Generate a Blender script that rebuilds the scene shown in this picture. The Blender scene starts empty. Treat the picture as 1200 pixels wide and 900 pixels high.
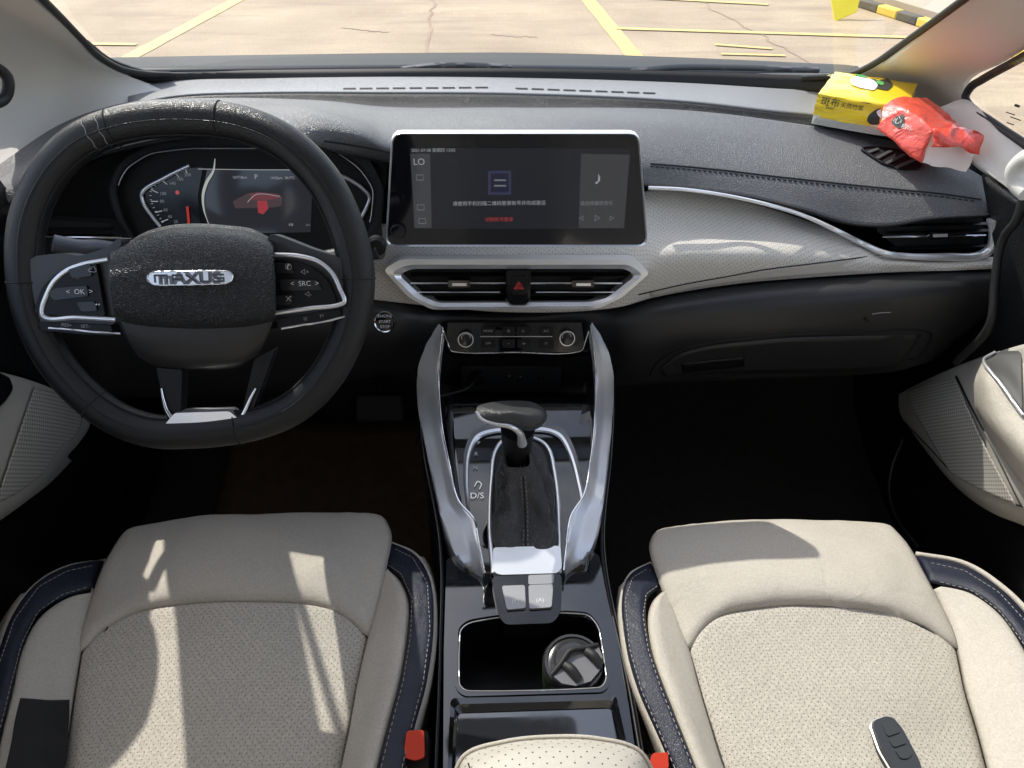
import bpy, bmesh, math, random
from mathutils import Vector, Matrix, noise
from mathutils.bvhtree import BVHTree
random.seed(7)
R = math.radians
SC = bpy.context.scene
COL = SC.collection
# ---------------------------------------------------------------- camera
CAM = Vector((-0.04, 0.0, 1.23)); PITCH = 38.0; YAW = -1.4; FPX = 906.0
cd = bpy.data.cameras.new("camera"); co = bpy.data.objects.new("camera", cd); COL.objects.link(co)
co.location = CAM; co.rotation_euler = (R(90 - PITCH), 0, R(YAW))
cd.sensor_width = 36; cd.lens = FPX / 1200 * 36; cd.clip_start = 0.02; cd.clip_end = 500
SC.camera = co
ROT = co.rotation_euler.to_matrix()
# ---------------------------------------------------------------- light
SUN = Vector((-0.215, 0.325, 0.405)).normalized()      # towards the sun
elev = math.asin(SUN.z); azim = math.atan2(SUN.x, SUN.y)
w = bpy.data.worlds.new("World"); SC.world = w; w.use_nodes = True
wn = w.node_tree; bg = wn.nodes["Background"]
sky = wn.nodes.new("ShaderNodeTexSky"); sky.sky_type = 'NISHITA'; sky.sun_disc = False
sky.sun_elevation = elev; sky.sun_rotation = azim; sky.air_density = 1.0; sky.dust_density = 1.5
hs = wn.nodes.new('ShaderNodeHueSaturation'); hs.inputs['Saturation'].default_value = .8; wn.links.new(sky.outputs[0], hs.inputs['Color'])
wtc = wn.nodes.new('ShaderNodeTexCoord'); wmp = wn.nodes.new('ShaderNodeMapping'); wmp.inputs['Scale'].default_value = (2.2, 2.2, 5.0)
wno = wn.nodes.new('ShaderNodeTexNoise'); wno.inputs['Scale'].default_value = 1.6; wno.inputs['Detail'].default_value = 7; wno.inputs['Roughness'].default_value = .55; wno.inputs['Distortion'].default_value = .4
wrm = wn.nodes.new('ShaderNodeMapRange'); wrm.inputs[1].default_value = .5; wrm.inputs[2].default_value = .66; wrm.inputs[3].default_value = 0; wrm.inputs[4].default_value = .75
wmx = wn.nodes.new('ShaderNodeMix'); wmx.data_type = 'RGBA'; wmx.inputs[7].default_value = (7.5, 7.3, 7.1, 1)      # sunlit clouds
wn.links.new(wtc.outputs['Generated'], wmp.inputs[0]); wn.links.new(wmp.outputs[0], wno.inputs[0]); wn.links.new(wno.outputs[0], wrm.inputs[0]); wn.links.new(wrm.outputs[0], wmx.inputs[0])
wn.links.new(hs.outputs[0], wmx.inputs[6]); wn.links.new(wmx.outputs[2], bg.inputs[0]); bg.inputs[1].default_value = 0.15
sl = bpy.data.lights.new("sun", 'SUN'); sl.energy = 2.3; sl.angle = R(0.5); sl.color = (1, 0.95, 0.87)
so = bpy.data.objects.new("sun", sl); COL.objects.link(so)
so.rotation_euler = SUN.to_track_quat('Z', 'Y').to_euler(); so.location = (-3, 1, 8)
SC.view_settings.view_transform = 'Standard'; SC.view_settings.look = 'None'
SC.view_settings.exposure = 1.05; SC.view_settings.gamma = 1
SC.render.engine = 'CYCLES'
SC.cycles.max_bounces = 10; SC.cycles.diffuse_bounces = 5; SC.cycles.transparent_max_bounces = 12
# ---------------------------------------------------------------- geometry helpers
def ray(px, py): return ROT @ Vector(((px - 600) / FPX, (450 - py) / FPX, -1))
def U(px, py, Y=None, Z=None, X=None):
    d = ray(px, py)
    if Y is not None: t = (Y - CAM.y) / d.y
    elif Z is not None: t = (Z - CAM.z) / d.z
    else: t = (X - CAM.x) / d.x
    return CAM + d * t
def rows(ax, lst, val=None):
    out = []
    for p in lst:
        v = p[2] if len(p) > 2 else val
        out.append(U(p[0], p[1], **{ax: v}))
    return out
def cr(P, n, closed=False, lin=False):
    """Catmull-Rom resample by chord length to n points"""
    P = [Vector(p) for p in P]; m = len(P)
    if closed: P = P + [P[0]]
    seg = [(P[i + 1] - P[i]).length for i in range(len(P) - 1)]; tot = sum(seg) or 1e-9
    out = []; N = n if closed else n - 1
    for k in range(n):
        s = tot * k / N; i = 0
        while i < len(seg) - 1 and s > seg[i]: s -= seg[i]; i += 1
        t = min(1, s / (seg[i] or 1e-9))
        a, b = P[i], P[i + 1]
        if lin: out.append(a.lerp(b, t)); continue
        if closed: p0 = P[i - 1] if i > 0 else P[-2]; p3 = P[i + 2] if i + 2 < len(P) else P[1]
        else: p0 = P[i - 1] if i > 0 else a * 2 - b; p3 = P[i + 2] if i + 2 < len(P) else b * 2 - a
        l = (b - a).length or 1e-9
        l0 = (a - p0).length or l; l2 = (p3 - b).length or l
        m1 = ((a - p0) / l0 + (b - a) / l) * 0.5 * l; m2 = ((b - a) / l + (p3 - b) / l2) * 0.5 * l
        t2, t3 = t * t, t * t * t
        out.append(a * (2 * t3 - 3 * t2 + 1) + m1 * (t3 - 2 * t2 + t) + b * (3 * t2 - 2 * t3) + m2 * (t3 - t2))
    return out
def obj(name, bm, mat, parent=None, smooth=40, mods=()):
    me = bpy.data.meshes.new(name)
    org = parent_loc(parent)
    if org.length: bmesh.ops.translate(bm, verts=bm.verts, vec=-org)
    bm.to_mesh(me); bm.free()
    if smooth:
        me.polygons.foreach_set('use_smooth', [True] * len(me.polygons))
        if smooth < 180: me.set_sharp_from_angle(angle=R(smooth))
    me.materials.append(mat)
    o = bpy.data.objects.new(name, me); COL.objects.link(o)
    if parent: o.parent = parent
    return o
def parent_loc(p):
    v = Vector((0, 0, 0))
    while p: v += p.location; p = p.parent
    return v
def thing(name, loc, label, cat, group=None, kind=None):
    o = bpy.data.objects.new(name, None); COL.objects.link(o); o.location = loc; o.empty_display_size = .05
    o['label'] = label; o['category'] = cat
    if group: o['group'] = group
    return o
def tag(o, label=None, cat=None, group=None, kind=None):
    for k, v in (('label', label), ('category', cat), ('group', group), ('kind', kind)):
        if v: o[k] = v
    return o
def bev(o, w=.0015, seg=2, ang=35):
    m = o.modifiers.new('bevel', 'BEVEL'); m.width = w; m.segments = seg; m.limit_method = 'ANGLE'; m.angle_limit = R(ang); return o
def solid(o, t, off=-1):
    m = o.modifiers.new('solid', 'SOLIDIFY'); m.thickness = t; m.offset = off; return o
def subs(o, n=1):
    m = o.modifiers.new('sub', 'SUBSURF'); m.levels = n; m.render_levels = n; return o
BV = {}
def proj(p):
    q = ROT.transposed() @ (p - CAM)
    return 600 + FPX * q.x / -q.z, 450 - FPX * q.y / -q.z
def inside(poly, x, y):
    c = False; m = len(poly)
    for i in range(m):
        (x1, y1), (x2, y2) = poly[i], poly[i - 1]
        if (y1 > y) != (y2 > y) and x < (x2 - x1) * (y - y1) / (y2 - y1) + x1: c = not c
    return c
def loft(name, rws, mat, parent=None, nu=48, nv=24, thick=.004, puff=0, pw=.15, pwv=None, closed=False, linv=False, linu=False, smooth=60, key=None, flip=False, fn=None, caps=False, cut=None, uvp=False):
    G = [cr(r, nu, closed, linu) for r in rws]
    cols = [cr([g[i] for g in G], nv, False, linv) for i in range(nu)]
    bm = bmesh.new(); uvl = bm.loops.layers.uv.new("UVMap")
    V = [[None] * nv for _ in range(nu)]
    pos = [[Vector(c) for c in col] for col in cols]
    if puff or fn:
        new = [[None] * nv for _ in range(nu)]
        for i in range(nu):
            for j in range(nv):
                a = pos[(i + 1) % nu if closed else min(i + 1, nu - 1)][j] - pos[i - 1 if (i > 0 or closed) else 0][j]
                b = pos[i][min(j + 1, nv - 1)] - pos[i][max(j - 1, 0)]
                n = a.cross(b)
                n = n.normalized() if n.length > 1e-12 else Vector((0, 0, 1))
                if n.dot(CAM - pos[i][j]) < 0: n = -n
                u = i / (nu - 1); v = j / (nv - 1)
                h = 0
                if puff:
                    e = lambda t, w_: 1 if w_ <= 0 else math.sqrt(max(0, 1 - (1 - min(1, min(t, 1 - t) / w_)) ** 2))
                    h = puff * e(u, pw) * e(v, pw if pwv is None else pwv)
                if fn: h += fn(u, v, pos[i][j])
                new[i][j] = pos[i][j] + n * h
        pos = new
    for i in range(nu):
        for j in range(nv): V[i][j] = bm.verts.new(pos[i][j])
    # metric uv
    cu = [0.0]; cv = [0.0]; jm = nv // 2; im = nu // 2
    for i in range(1, nu + 1): cu.append(cu[-1] + (pos[i % nu][jm] - pos[i - 1][jm]).length)
    for j in range(1, nv): cv.append(cv[-1] + (pos[im][j] - pos[im][j - 1]).length)
    ccv = []
    for i in range(nu):
        c_ = [0.0]
        for j in range(1, nv): c_.append(c_[-1] + (pos[i][j] - pos[i][j - 1]).length)
        ccv.append(c_)
    for i in range(nu if closed else nu - 1):
        for j in range(nv - 1):
            i2 = (i + 1) % nu
            q = [V[i][j], V[i2][j], V[i2][j + 1], V[i][j + 1]]; uv = [(cu[i], cv[j]), (cu[i + 1], cv[j]), (cu[i + 1], cv[j + 1]), (cu[i], cv[j + 1])]
            if uvp == 'yz': uv = [(a.co.y, a.co.z) for a in q]
            if uvp == 'xy': uv = [(a.co.x, a.co.y) for a in q]
            if uvp == 'x': uv = [(a.co.x, ccv[c_][r_]) for a, (c_, r_) in zip(q, ((i, j), (i2, j), (i2, j + 1), (i, j + 1)))]
            if cut and inside(cut, *proj(sum((a.co for a in q), Vector()) / 4)): continue
            try: f = bm.faces.new(q)
            except ValueError: continue
            for l, c in zip(f.loops, uv): l[uvl].uv = c
    if caps and closed:
        for j in (0, nv - 1):
            try: bm.faces.new([V[i][j] for i in range(nu)])
            except ValueError: pass
    # orient towards camera
    s = sum((f.normal.dot(CAM - f.calc_center_median()) * f.calc_area()) for f in bm.faces if not f.normal_update())
    if caps: bmesh.ops.recalc_face_normals(bm, faces=bm.faces)
    elif s < 0: bmesh.ops.reverse_faces(bm, faces=bm.faces)
    if key: BV[key] = BVHTree.FromBMesh(bm)
    o = obj(name, bm, mat, parent, smooth)
    if thick: solid(o, thick)
    return o
def on(key, px, py, off=0.0, dY=None):
    d = ray(px, py).normalized()
    best = None
    for k in (key if isinstance(key, (list, tuple)) else [key]):
        h = BV[k].ray_cast(CAM, d)
        if h[0] is not None and (best is None or h[3] < best[3]): best = h
    if best is None:
        h = min((BV[k].find_nearest(CAM + d * (1.2 if dY is None else dY)) for k in (key if isinstance(key, (list, tuple)) else [key])), key=lambda q: q[3]); best = h
    n = best[1]
    if n.dot(d) > 0: n = -n
    return best[0] + n * off
def tube_bm(bm, path, r, closed=False, n=None, seg=8, flat=1.0, ref=None, caps=True):
    P = cr(path, n, closed) if n else [Vector(p) for p in path]
    m = len(P); rings = []
    prev = ref or Vector((0, 0, 1))
    for i, p in enumerate(P):
        if closed: t = (P[(i + 1) % m] - P[i - 1])
        else: t = P[min(i + 1, m - 1)] - P[max(i - 1, 0)]
        t.normalize()
        if ref is not None: a = (ref - t * ref.dot(t)).normalized()
        else:
            a = prev - t * prev.dot(t)
            if a.length < 1e-5: a = t.orthogonal()
            a.normalize(); prev = a
        b = t.cross(a)
        rr = r(i / max(1, m - 1)) if callable(r) else r
        ring = [bm.verts.new(p + (a * math.cos(2 * math.pi * k / seg) * flat + b * math.sin(2 * math.pi * k / seg)) * rr) for k in range(seg)]
        rings.append(ring)
    for i in range(m if closed else m - 1):
        A = rings[i]; B = rings[(i + 1) % m]
        for k in range(seg): bm.faces.new([A[k], A[(k + 1) % seg], B[(k + 1) % seg], B[k]])
    if caps and not closed:
        bm.faces.new(rings[0][::-1]); bm.faces.new(rings[-1])
def tube(name, path, r, mat, parent=None, closed=False, n=40, seg=8, flat=1.0, ref=None):
    bm = bmesh.new(); tube_bm(bm, path, r, closed, n, seg, flat, ref)
    bmesh.ops.recalc_face_normals(bm, faces=bm.faces)
    return obj(name, bm, mat, parent, 60)
def resample_step(P, step, n0=300):
    Q = cr(P, n0); out = [Q[0]]; acc = 0
    for a, b in zip(Q, Q[1:]):
        acc += (b - a).length
        if acc >= step: out.append(b); acc = 0
    return out
def stitches(name, path, mat, parent, step=.007, ln=.0045, r=.0006):
    Q = resample_step(path, step); bm = bmesh.new()
    for a, b in zip(Q, Q[1:]):
        d = (b - a); L = d.length
        if L < 1e-5: continue
        d /= L
        tube_bm(bm, [a, a + d * ln * .5, a + d * ln], r, seg=5)
    return obj(name, bm, mat, parent, 60)
class F:
    """a flat frame in the car: origin, normal towards the viewer"""
    def __init__(s, o, n, right=Vector((1, 0, 0))):
        s.o = Vector(o); s.n = Vector(n).normalized()
        s.r = (right - s.n * right.dot(s.n)).normalized(); s.u = s.n.cross(s.r)
    def P(s, px, py, h=0):
        d = ray(px, py); oo = s.o + s.n * h
        t = (oo - CAM).dot(s.n) / d.dot(s.n); return CAM + d * t
    def L(s, a, b, h=0): return s.o + s.r * a + s.u * b + s.n * h
    def loc(s, px, py):
        q = s.P(px, py) - s.o; return q.dot(s.r), q.dot(s.u)
    def off(s, h): return F(s.o + s.n * h, s.n, s.r)
def tiltF(px, py, Y, tilt):
    """frame through the pixel at forward distance Y, leaning back by tilt deg from upright (facing -Y)"""
    return F(U(px, py, Y=Y), (0, -math.cos(R(tilt)), math.sin(R(tilt))))
def rnd(poly, r, n=5):
    """round the corners of a 2-D polygon"""
    out = []; m = len(poly)
    for i in range(m):
        p = Vector(poly[i]); a = Vector(poly[i - 1]); b = Vector(poly[(i + 1) % m])
        rr = min(r, (a - p).length * .45, (b - p).length * .45)
        A = p + (a - p).normalized() * rr; B = p + (b - p).normalized() * rr
        for k in range(n + 1):
            t = k / n; out.append((A * (1 - t) ** 2 + p * 2 * t * (1 - t) + B * t * t)[:])
    return out
def plate_bm(bm, fr, outline, h0, h1, holes=(), world2=None, taper=0):
    loops = []
    for pl in [outline] + list(holes):
        if len(pl[0]) == 2: pts = [fr.P(x, y, 0) for x, y in pl]
        else: pts = [Vector(p) for p in pl]
        loops.append(pts)
    es = []; vs = []
    for pts in loops:
        c = sum(pts, Vector()) / len(pts)
        v = [bm.verts.new(p + fr.n * h1 + ((c - p) * taper)) for p in pts]; vs.append(v)
        for i in range(len(v)): es.append(bm.edges.new((v[i], v[(i + 1) % len(v)])))
    r = bmesh.ops.triangle_fill(bm, use_beauty=True, use_dissolve=False, edges=es)
    fs = [g for g in r['geom'] if isinstance(g, bmesh.types.BMFace)]
    for f in fs:
        f.normal_update()
        if f.normal.dot(fr.n) < 0: f.normal_flip()
    if h0 != h1:
        for pts, v in zip(loops, vs):
            lo = [bm.verts.new(p + fr.n * h0) for p in pts]
            for i in range(len(v)):
                j = (i + 1) % len(v)
                bm.faces.new([v[i], v[j], lo[j], lo[i]])
def plate(name, fr, outline, h0, h1, mat, parent=None, holes=(), bv=.001, seg=2, smooth=35, taper=0):
    bm = bmesh.new(); plate_bm(bm, fr, outline, h0, h1, holes, taper=taper)
    if h0 != h1:
        bmesh.ops.recalc_face_normals(bm, faces=bm.faces)
        # open solids: make sure the lid faces out
        lid = max(bm.faces, key=lambda f: (f.calc_center_median() - fr.o).dot(fr.n) + abs(f.normal.dot(fr.n)) * .01)
        lid.normal_update()
        if lid.normal.dot(fr.n) < -.3: bmesh.ops.reverse_faces(bm, faces=bm.faces)
    o = obj(name, bm, mat, parent, smooth)
    if bv: bev(o, bv, seg)
    return o
def circ(fr, px, py, r, n=28, ry=None):
    c = fr.P(px, py); ry = ry or r
    return [c + fr.r * math.cos(2 * math.pi * k / n) * r + fr.u * math.sin(2 * math.pi * k / n) * ry for k in range(n)]
def lathe_bm(bm, c, n, prof, seg=32, cap=True, up=None):
    n = n.normalized(); a = (up or n.orthogonal()).normalized(); b = n.cross(a); rg = []
    for r, h in prof: rg.append([bm.verts.new(c + n * h + (a * math.cos(2 * math.pi * k / seg) + b * math.sin(2 * math.pi * k / seg)) * r) for k in range(seg)])
    for A, B in zip(rg, rg[1:]):
        for k in range(seg): bm.faces.new([A[k], A[(k + 1) % seg], B[(k + 1) % seg], B[k]])
    if cap: bm.faces.new(rg[-1]); bm.faces.new(rg[0][::-1])
    bmesh.ops.recalc_face_normals(bm, faces=bm.faces)
def lathe(name, c, n, prof, mat, parent=None, seg=32, smooth=35):
    bm = bmesh.new(); lathe_bm(bm, c, n, prof, seg); return obj(name, bm, mat, parent, smooth)
def box_bm(bm, c, sx, sy, sz, M=None):
    r = bmesh.ops.create_cube(bm, size=1); m = Matrix.Translation(c) @ (M.to_4x4() if M else Matrix.Identity(4)) @ Matrix.Diagonal((sx, sy, sz, 1))
    bmesh.ops.transform(bm, matrix=m, verts=r['verts'])
def text(name, fr, px, py, s, h, size, mat, parent=None, ext=.0002, sx=1.0, off=0, align='CENTER', rot=0, bold=0):
    cu = bpy.data.curves.new(name, 'FONT'); cu.body = s; cu.size = size; cu.extrude = ext; cu.align_x = align; cu.align_y = 'CENTER'; cu.offset = bold
    cu.resolution_u = 3
    t = bpy.data.objects.new('tmp', cu); COL.objects.link(t)
    dg = bpy.context.evaluated_depsgraph_get(); dg.update()
    me = bpy.data.meshes.new_from_object(t.evaluated_get(dg)); bpy.data.objects.remove(t); bpy.data.curves.remove(cu)
    c = fr.P(px, py, h) if not isinstance(px, Vector) else px
    rr = Matrix.Rotation(R(rot), 3, fr.n) @ fr.r; uu = fr.n.cross(rr)
    M = Matrix((rr * sx, uu, fr.n)).transposed().to_4x4(); M.translation = c
    bm = bmesh.new(); bm.from_mesh(me); bpy.data.meshes.remove(me); bmesh.ops.transform(bm, matrix=M, verts=bm.verts)
    return obj(name, bm, mat, parent, 0)
# ---------------------------------------------------------------- materials
def M(name): m = bpy.data.materials.new(name); m.use_nodes = True; return m, m.node_tree, m.node_tree.nodes['Principled BSDF']
def N(nt, t, **k):
    n = nt.nodes.new(t)
    for a, b in k.items():
        if a.startswith('i_'): n.inputs[int(a[2:]) if a[2:].isdigit() else a[2:]].default_value = b
        else: setattr(n, a, b)
    return n
def plain(name, col, rough=.5, metal=0, coat=0, spec=.5, emit=None, es=1, bump=0, bscale=400, var=0, vscale=12, rvar=0, ior=None):
    m, nt, p = M(name); p.inputs['Base Color'].default_value = (*col, 1); p.inputs['Roughness'].default_value = rough
    p.inputs['Metallic'].default_value = metal; p.inputs['Coat Weight'].default_value = coat; p.inputs['Specular IOR Level'].default_value = spec
    if ior: p.inputs['IOR'].default_value = ior
    if emit: p.inputs['Emission Color'].default_value = (*emit, 1); p.inputs['Emission Strength'].default_value = es
    tc = N(nt, 'ShaderNodeTexCoord')
    if var or rvar:
        n = N(nt, 'ShaderNodeTexNoise', i_Scale=vscale, i_Detail=5.0); nt.links.new(tc.outputs['Object'], n.inputs['Vector'])
        if var:
            mx = N(nt, 'ShaderNodeMix', data_type='RGBA'); nt.links.new(n.outputs[0], mx.inputs[0])
            mx.inputs[6].default_value = (*[c * (1 - var) for c in col], 1); mx.inputs[7].default_value = (*[min(1, c * (1 + var)) for c in col], 1)
            nt.links.new(mx.outputs[2], p.inputs['Base Color'])
        if rvar:
            mr = N(nt, 'ShaderNodeMapRange', i_1=.35, i_2=.7, i_3=max(.02, rough - rvar), i_4=rough + rvar); nt.links.new(n.outputs[0], mr.inputs[0]); nt.links.new(mr.outputs[0], p.inputs['Roughness'])
    if bump:
        n = N(nt, 'ShaderNodeTexNoise', i_Scale=bscale, i_Detail=2.0); nt.links.new(tc.outputs['Object'], n.inputs['Vector'])
        b = N(nt, 'ShaderNodeBump', i_Strength=bump, i_Distance=.001); nt.links.new(n.outputs[0], b.inputs['Height']); nt.links.new(b.outputs[0], p.inputs['Normal'])
    return m
def leather(name, col, rough=.5, gs=700, gb=.5, perf=None, perf_r=.00075, var=.06, sparkle=0, hole=(.03, .028, .026), wr=0, spec=.5, mott=0, dsc=260.0, gd=.0006):
    m, nt, p = M(name); tc = N(nt, 'ShaderNodeTexCoord'); lk = nt.links.new
    p.inputs['Specular IOR Level'].default_value = spec
    v = N(nt, 'ShaderNodeTexVoronoi', i_Scale=gs, feature='DISTANCE_TO_EDGE'); lk(tc.outputs['Object'], v.inputs['Vector'])
    vr = N(nt, 'ShaderNodeMapRange', i_1=0.0, i_2=.25); lk(v.outputs['Distance'], vr.inputs[0])
    n1 = N(nt, 'ShaderNodeTexNoise', i_Scale=9.0, i_Detail=6.0, i_Roughness=.6); lk(tc.outputs['Object'], n1.inputs['Vector'])
    mx = N(nt, 'ShaderNodeMix', data_type='RGBA'); lk(n1.outputs[0], mx.inputs[0])
    mx.inputs[6].default_value = (*[c * (1 - var) for c in col], 1); mx.inputs[7].default_value = (*[min(1, c * (1 + var)) for c in col], 1)
    out = mx.outputs[2]
    if mott:
        n3 = N(nt, 'ShaderNodeTexNoise', i_Scale=420.0, i_Detail=2.0); lk(tc.outputs['Object'], n3.inputs['Vector'])
        q3 = N(nt, 'ShaderNodeMapRange', i_1=.35, i_2=.65, i_3=1 - mott, i_4=1 + mott); lk(n3.outputs[0], q3.inputs[0])
        z3 = N(nt, 'ShaderNodeMix', data_type='RGBA', blend_type='MULTIPLY', i_0=1.0); lk(out, z3.inputs[6]); lk(q3.outputs[0], z3.inputs[7]); out = z3.outputs[2]
    if sparkle:  # sparkle of the grain, painted into the colour as pale specks
        n2 = N(nt, 'ShaderNodeTexNoise', i_Scale=dsc, i_Detail=3.0); lk(tc.outputs['Object'], n2.inputs['Vector'])
        r2 = N(nt, 'ShaderNodeMapRange', i_1=.56, i_2=.72, i_3=0.0, i_4=sparkle); lk(n2.outputs[0], r2.inputs[0])
        m2 = N(nt, 'ShaderNodeMix', data_type='RGBA'); lk(r2.outputs[0], m2.inputs[0]); lk(out, m2.inputs[6]); m2.inputs[7].default_value = (.35, .34, .32, 1); out = m2.outputs[2]
    height = vr.outputs[0]
    if perf:
        def grid(off):
            a = N(nt, 'ShaderNodeVectorMath', operation='MULTIPLY'); a.inputs[1].default_value = (1 / perf[0], 1 / perf[1], 0); lk(tc.outputs['UV'], a.inputs[0])
            b = N(nt, 'ShaderNodeVectorMath', operation='ADD'); b.inputs[1].default_value = (off, off, 0); lk(a.outputs[0], b.inputs[0])
            c = N(nt, 'ShaderNodeVectorMath', operation='FRACTION'); lk(b.outputs[0], c.inputs[0])
            d = N(nt, 'ShaderNodeVectorMath', operation='SUBTRACT'); d.inputs[1].default_value = (.5, .5, 0); lk(c.outputs[0], d.inputs[0])
            e = N(nt, 'ShaderNodeVectorMath', operation='MULTIPLY'); e.inputs[1].default_value = (perf[0], perf[1], 0); lk(d.outputs[0], e.inputs[0])
            f = N(nt, 'ShaderNodeVectorMath', operation='LENGTH'); lk(e.outputs[0], f.inputs[0]); return f.outputs['Value']
        mn = N(nt, 'ShaderNodeMath', operation='MINIMUM'); lk(grid(0.0), mn.inputs[0]); lk(grid(.5), mn.inputs[1])
        r3 = N(nt, 'ShaderNodeMapRange', i_1=perf_r * .75, i_2=perf_r * 1.15, i_3=1.0, i_4=0.0); lk(mn.outputs[0], r3.inputs[0])
        m3 = N(nt, 'ShaderNodeMix', data_type='RGBA'); lk(r3.outputs[0], m3.inputs[0]); lk(out, m3.inputs[6]); m3.inputs[7].default_value = (*hole, 1); out = m3.outputs[2]
        sb = N(nt, 'ShaderNodeMath', operation='SUBTRACT'); lk(height, sb.inputs[0]); lk(r3.outputs[0], sb.inputs[1]); height = sb.outputs[0]
    lk(out, p.inputs['Base Color'])
    rr = N(nt, 'ShaderNodeMapRange', i_1=.3, i_2=.7, i_3=rough - .07, i_4=rough + .09); lk(n1.outputs[0], rr.inputs[0]); lk(rr.outputs[0], p.inputs['Roughness'])
    b = N(nt, 'ShaderNodeBump', i_Strength=gb, i_Distance=gd); lk(height, b.inputs['Height'])
    last = b
    if wr:
        n4 = N(nt, 'ShaderNodeTexNoise', i_Scale=22.0, i_Detail=4.0, i_Distortion=1.2); lk(tc.outputs['Object'], n4.inputs['Vector'])
        b2 = N(nt, 'ShaderNodeBump', i_Strength=wr, i_Distance=.006); lk(n4.outputs[0], b2.inputs['Height']); lk(b.outputs[0], b2.inputs['Normal']); last = b2
    lk(last.outputs[0], p.inputs['Normal'])
    return m
BEIGE = (.52, .475, .405)
m_beige = leather('beige_leather', BEIGE, .40, 900, .5, wr=.3, mott=.07)
m_beige_perf = leather('perforated_beige_leather', (.51, .468, .398), .45, 900, .5, perf=(.0076, .0078), perf_r=.00062, wr=.22, mott=.16)
m_beige_dash = leather('perforated_dash_leather', (.66, .62, .555), .45, 900, .25, perf=(.0085, .0075), perf_r=.00065, var=.03, mott=.08)
m_beige_arm = leather('perforated_armrest_leather', (.50, .47, .41), .45, 900, .25, perf=(.0125, .0125), perf_r=.0009, var=.03)
m_navy = leather('navy_leather', (.008, .011, .026), .44, 600, .5, gd=.0004, sparkle=.02, var=.15, wr=.3)
m_black = leather('black_grain', (.011, .0115, .0125), .46, 420, .6, gd=.0007, sparkle=.03, dsc=420.0, spec=.35, var=.12)
m_pad = leather('dash_pad_leather', (.115, .117, .122), .46, 380, .8, sparkle=.40, gd=.0006, dsc=420.0, var=.1)
m_top = leather('dash_top_plastic', (.24, .243, .252), .44, 800, .5, sparkle=.12, var=.07)
m_rim = leather('wheel_rim_leather', (.011, .0115, .0125), .36, 650, .35, sparkle=.0, spec=.45, dsc=500.0, var=.2)
m_hub = leather('hub_grain', (.018, .0185, .020), .42, 400, .9, sparkle=.20, gd=.0007, var=.12, spec=.4, dsc=420.0)
m_lower = plain('lower_dash_plastic', (.019, .0192, .020), .42, spec=.5, bump=.25, bscale=900, var=.15)
m_dark = plain('dark_plastic', (.005, .005, .006), .42, spec=.3, bump=.1, bscale=600)
m_void = plain('vent_cavity_plastic', (.004, .004, .004), .7)
m_gloss = plain('piano_black', (.005, .005, .006), .07, coat=.2, rvar=.05, vscale=35, bump=.05, bscale=90)
m_deck = plain('console_piano_black', (.004, .004, .005), .04, rvar=.02, vscale=28, ior=1.8)
m_silver = plain('satin_silver', (.86, .87, .89), .28, metal=.7)
m_chrome = plain('bright_trim', (.75, .76, .78), .12, metal=1)
m_carpet = plain('floor_carpet', (.02, .018, .016), .95, bump=1, bscale=900, var=.4, vscale=60)
m_white = plain('pillar_plastic', (.68, .65, .60), .6, bump=.15, bscale=900, var=.03)
m_liner = plain('roof_lining', (.5, .49, .47), .9)
m_rubber = plain('black_rubber', (.01, .01, .01), .6)
m_thread = plain('thread', (.30, .28, .25), .7)
m_thread_d = plain('dark_thread', (.01, .01, .011), .7)
m_print = plain('white_print', (.75, .75, .75), .5)
m_print_g = plain('grey_print', (.35, .35, .36), .5)
m_red = plain('red_button', (.62, .05, .025), .35, coat=.3)
m_screen = plain('glass_screen', (.006, .006, .008), .09, coat=.5, spec=.5)
def emis(name, col, s, base=(.01, .01, .01), rough=.1): return plain(name, base, rough, emit=col, es=s * .42)
e_disp = emis('display_lit', (.010, .011, .015), 1); e_side = emis('display_sidebar', (.045, .047, .052), 1); e_pan = emis('display_panel', (.040, .041, .045), 1)
e_txt = emis('display_text', (.30, .31, .33), 1); e_dim = emis('display_dim_text', (.16, .17, .18), 1); e_red = emis('display_red', (.45, .05, .045), .8); e_redd = emis('display_dim_red', (.28, .05, .06), 1)
e_clus = emis('cluster_lit', (.022, .024, .03), 1); e_glow = emis('cluster_glow', (.42, .45, .42), 1)
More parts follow.
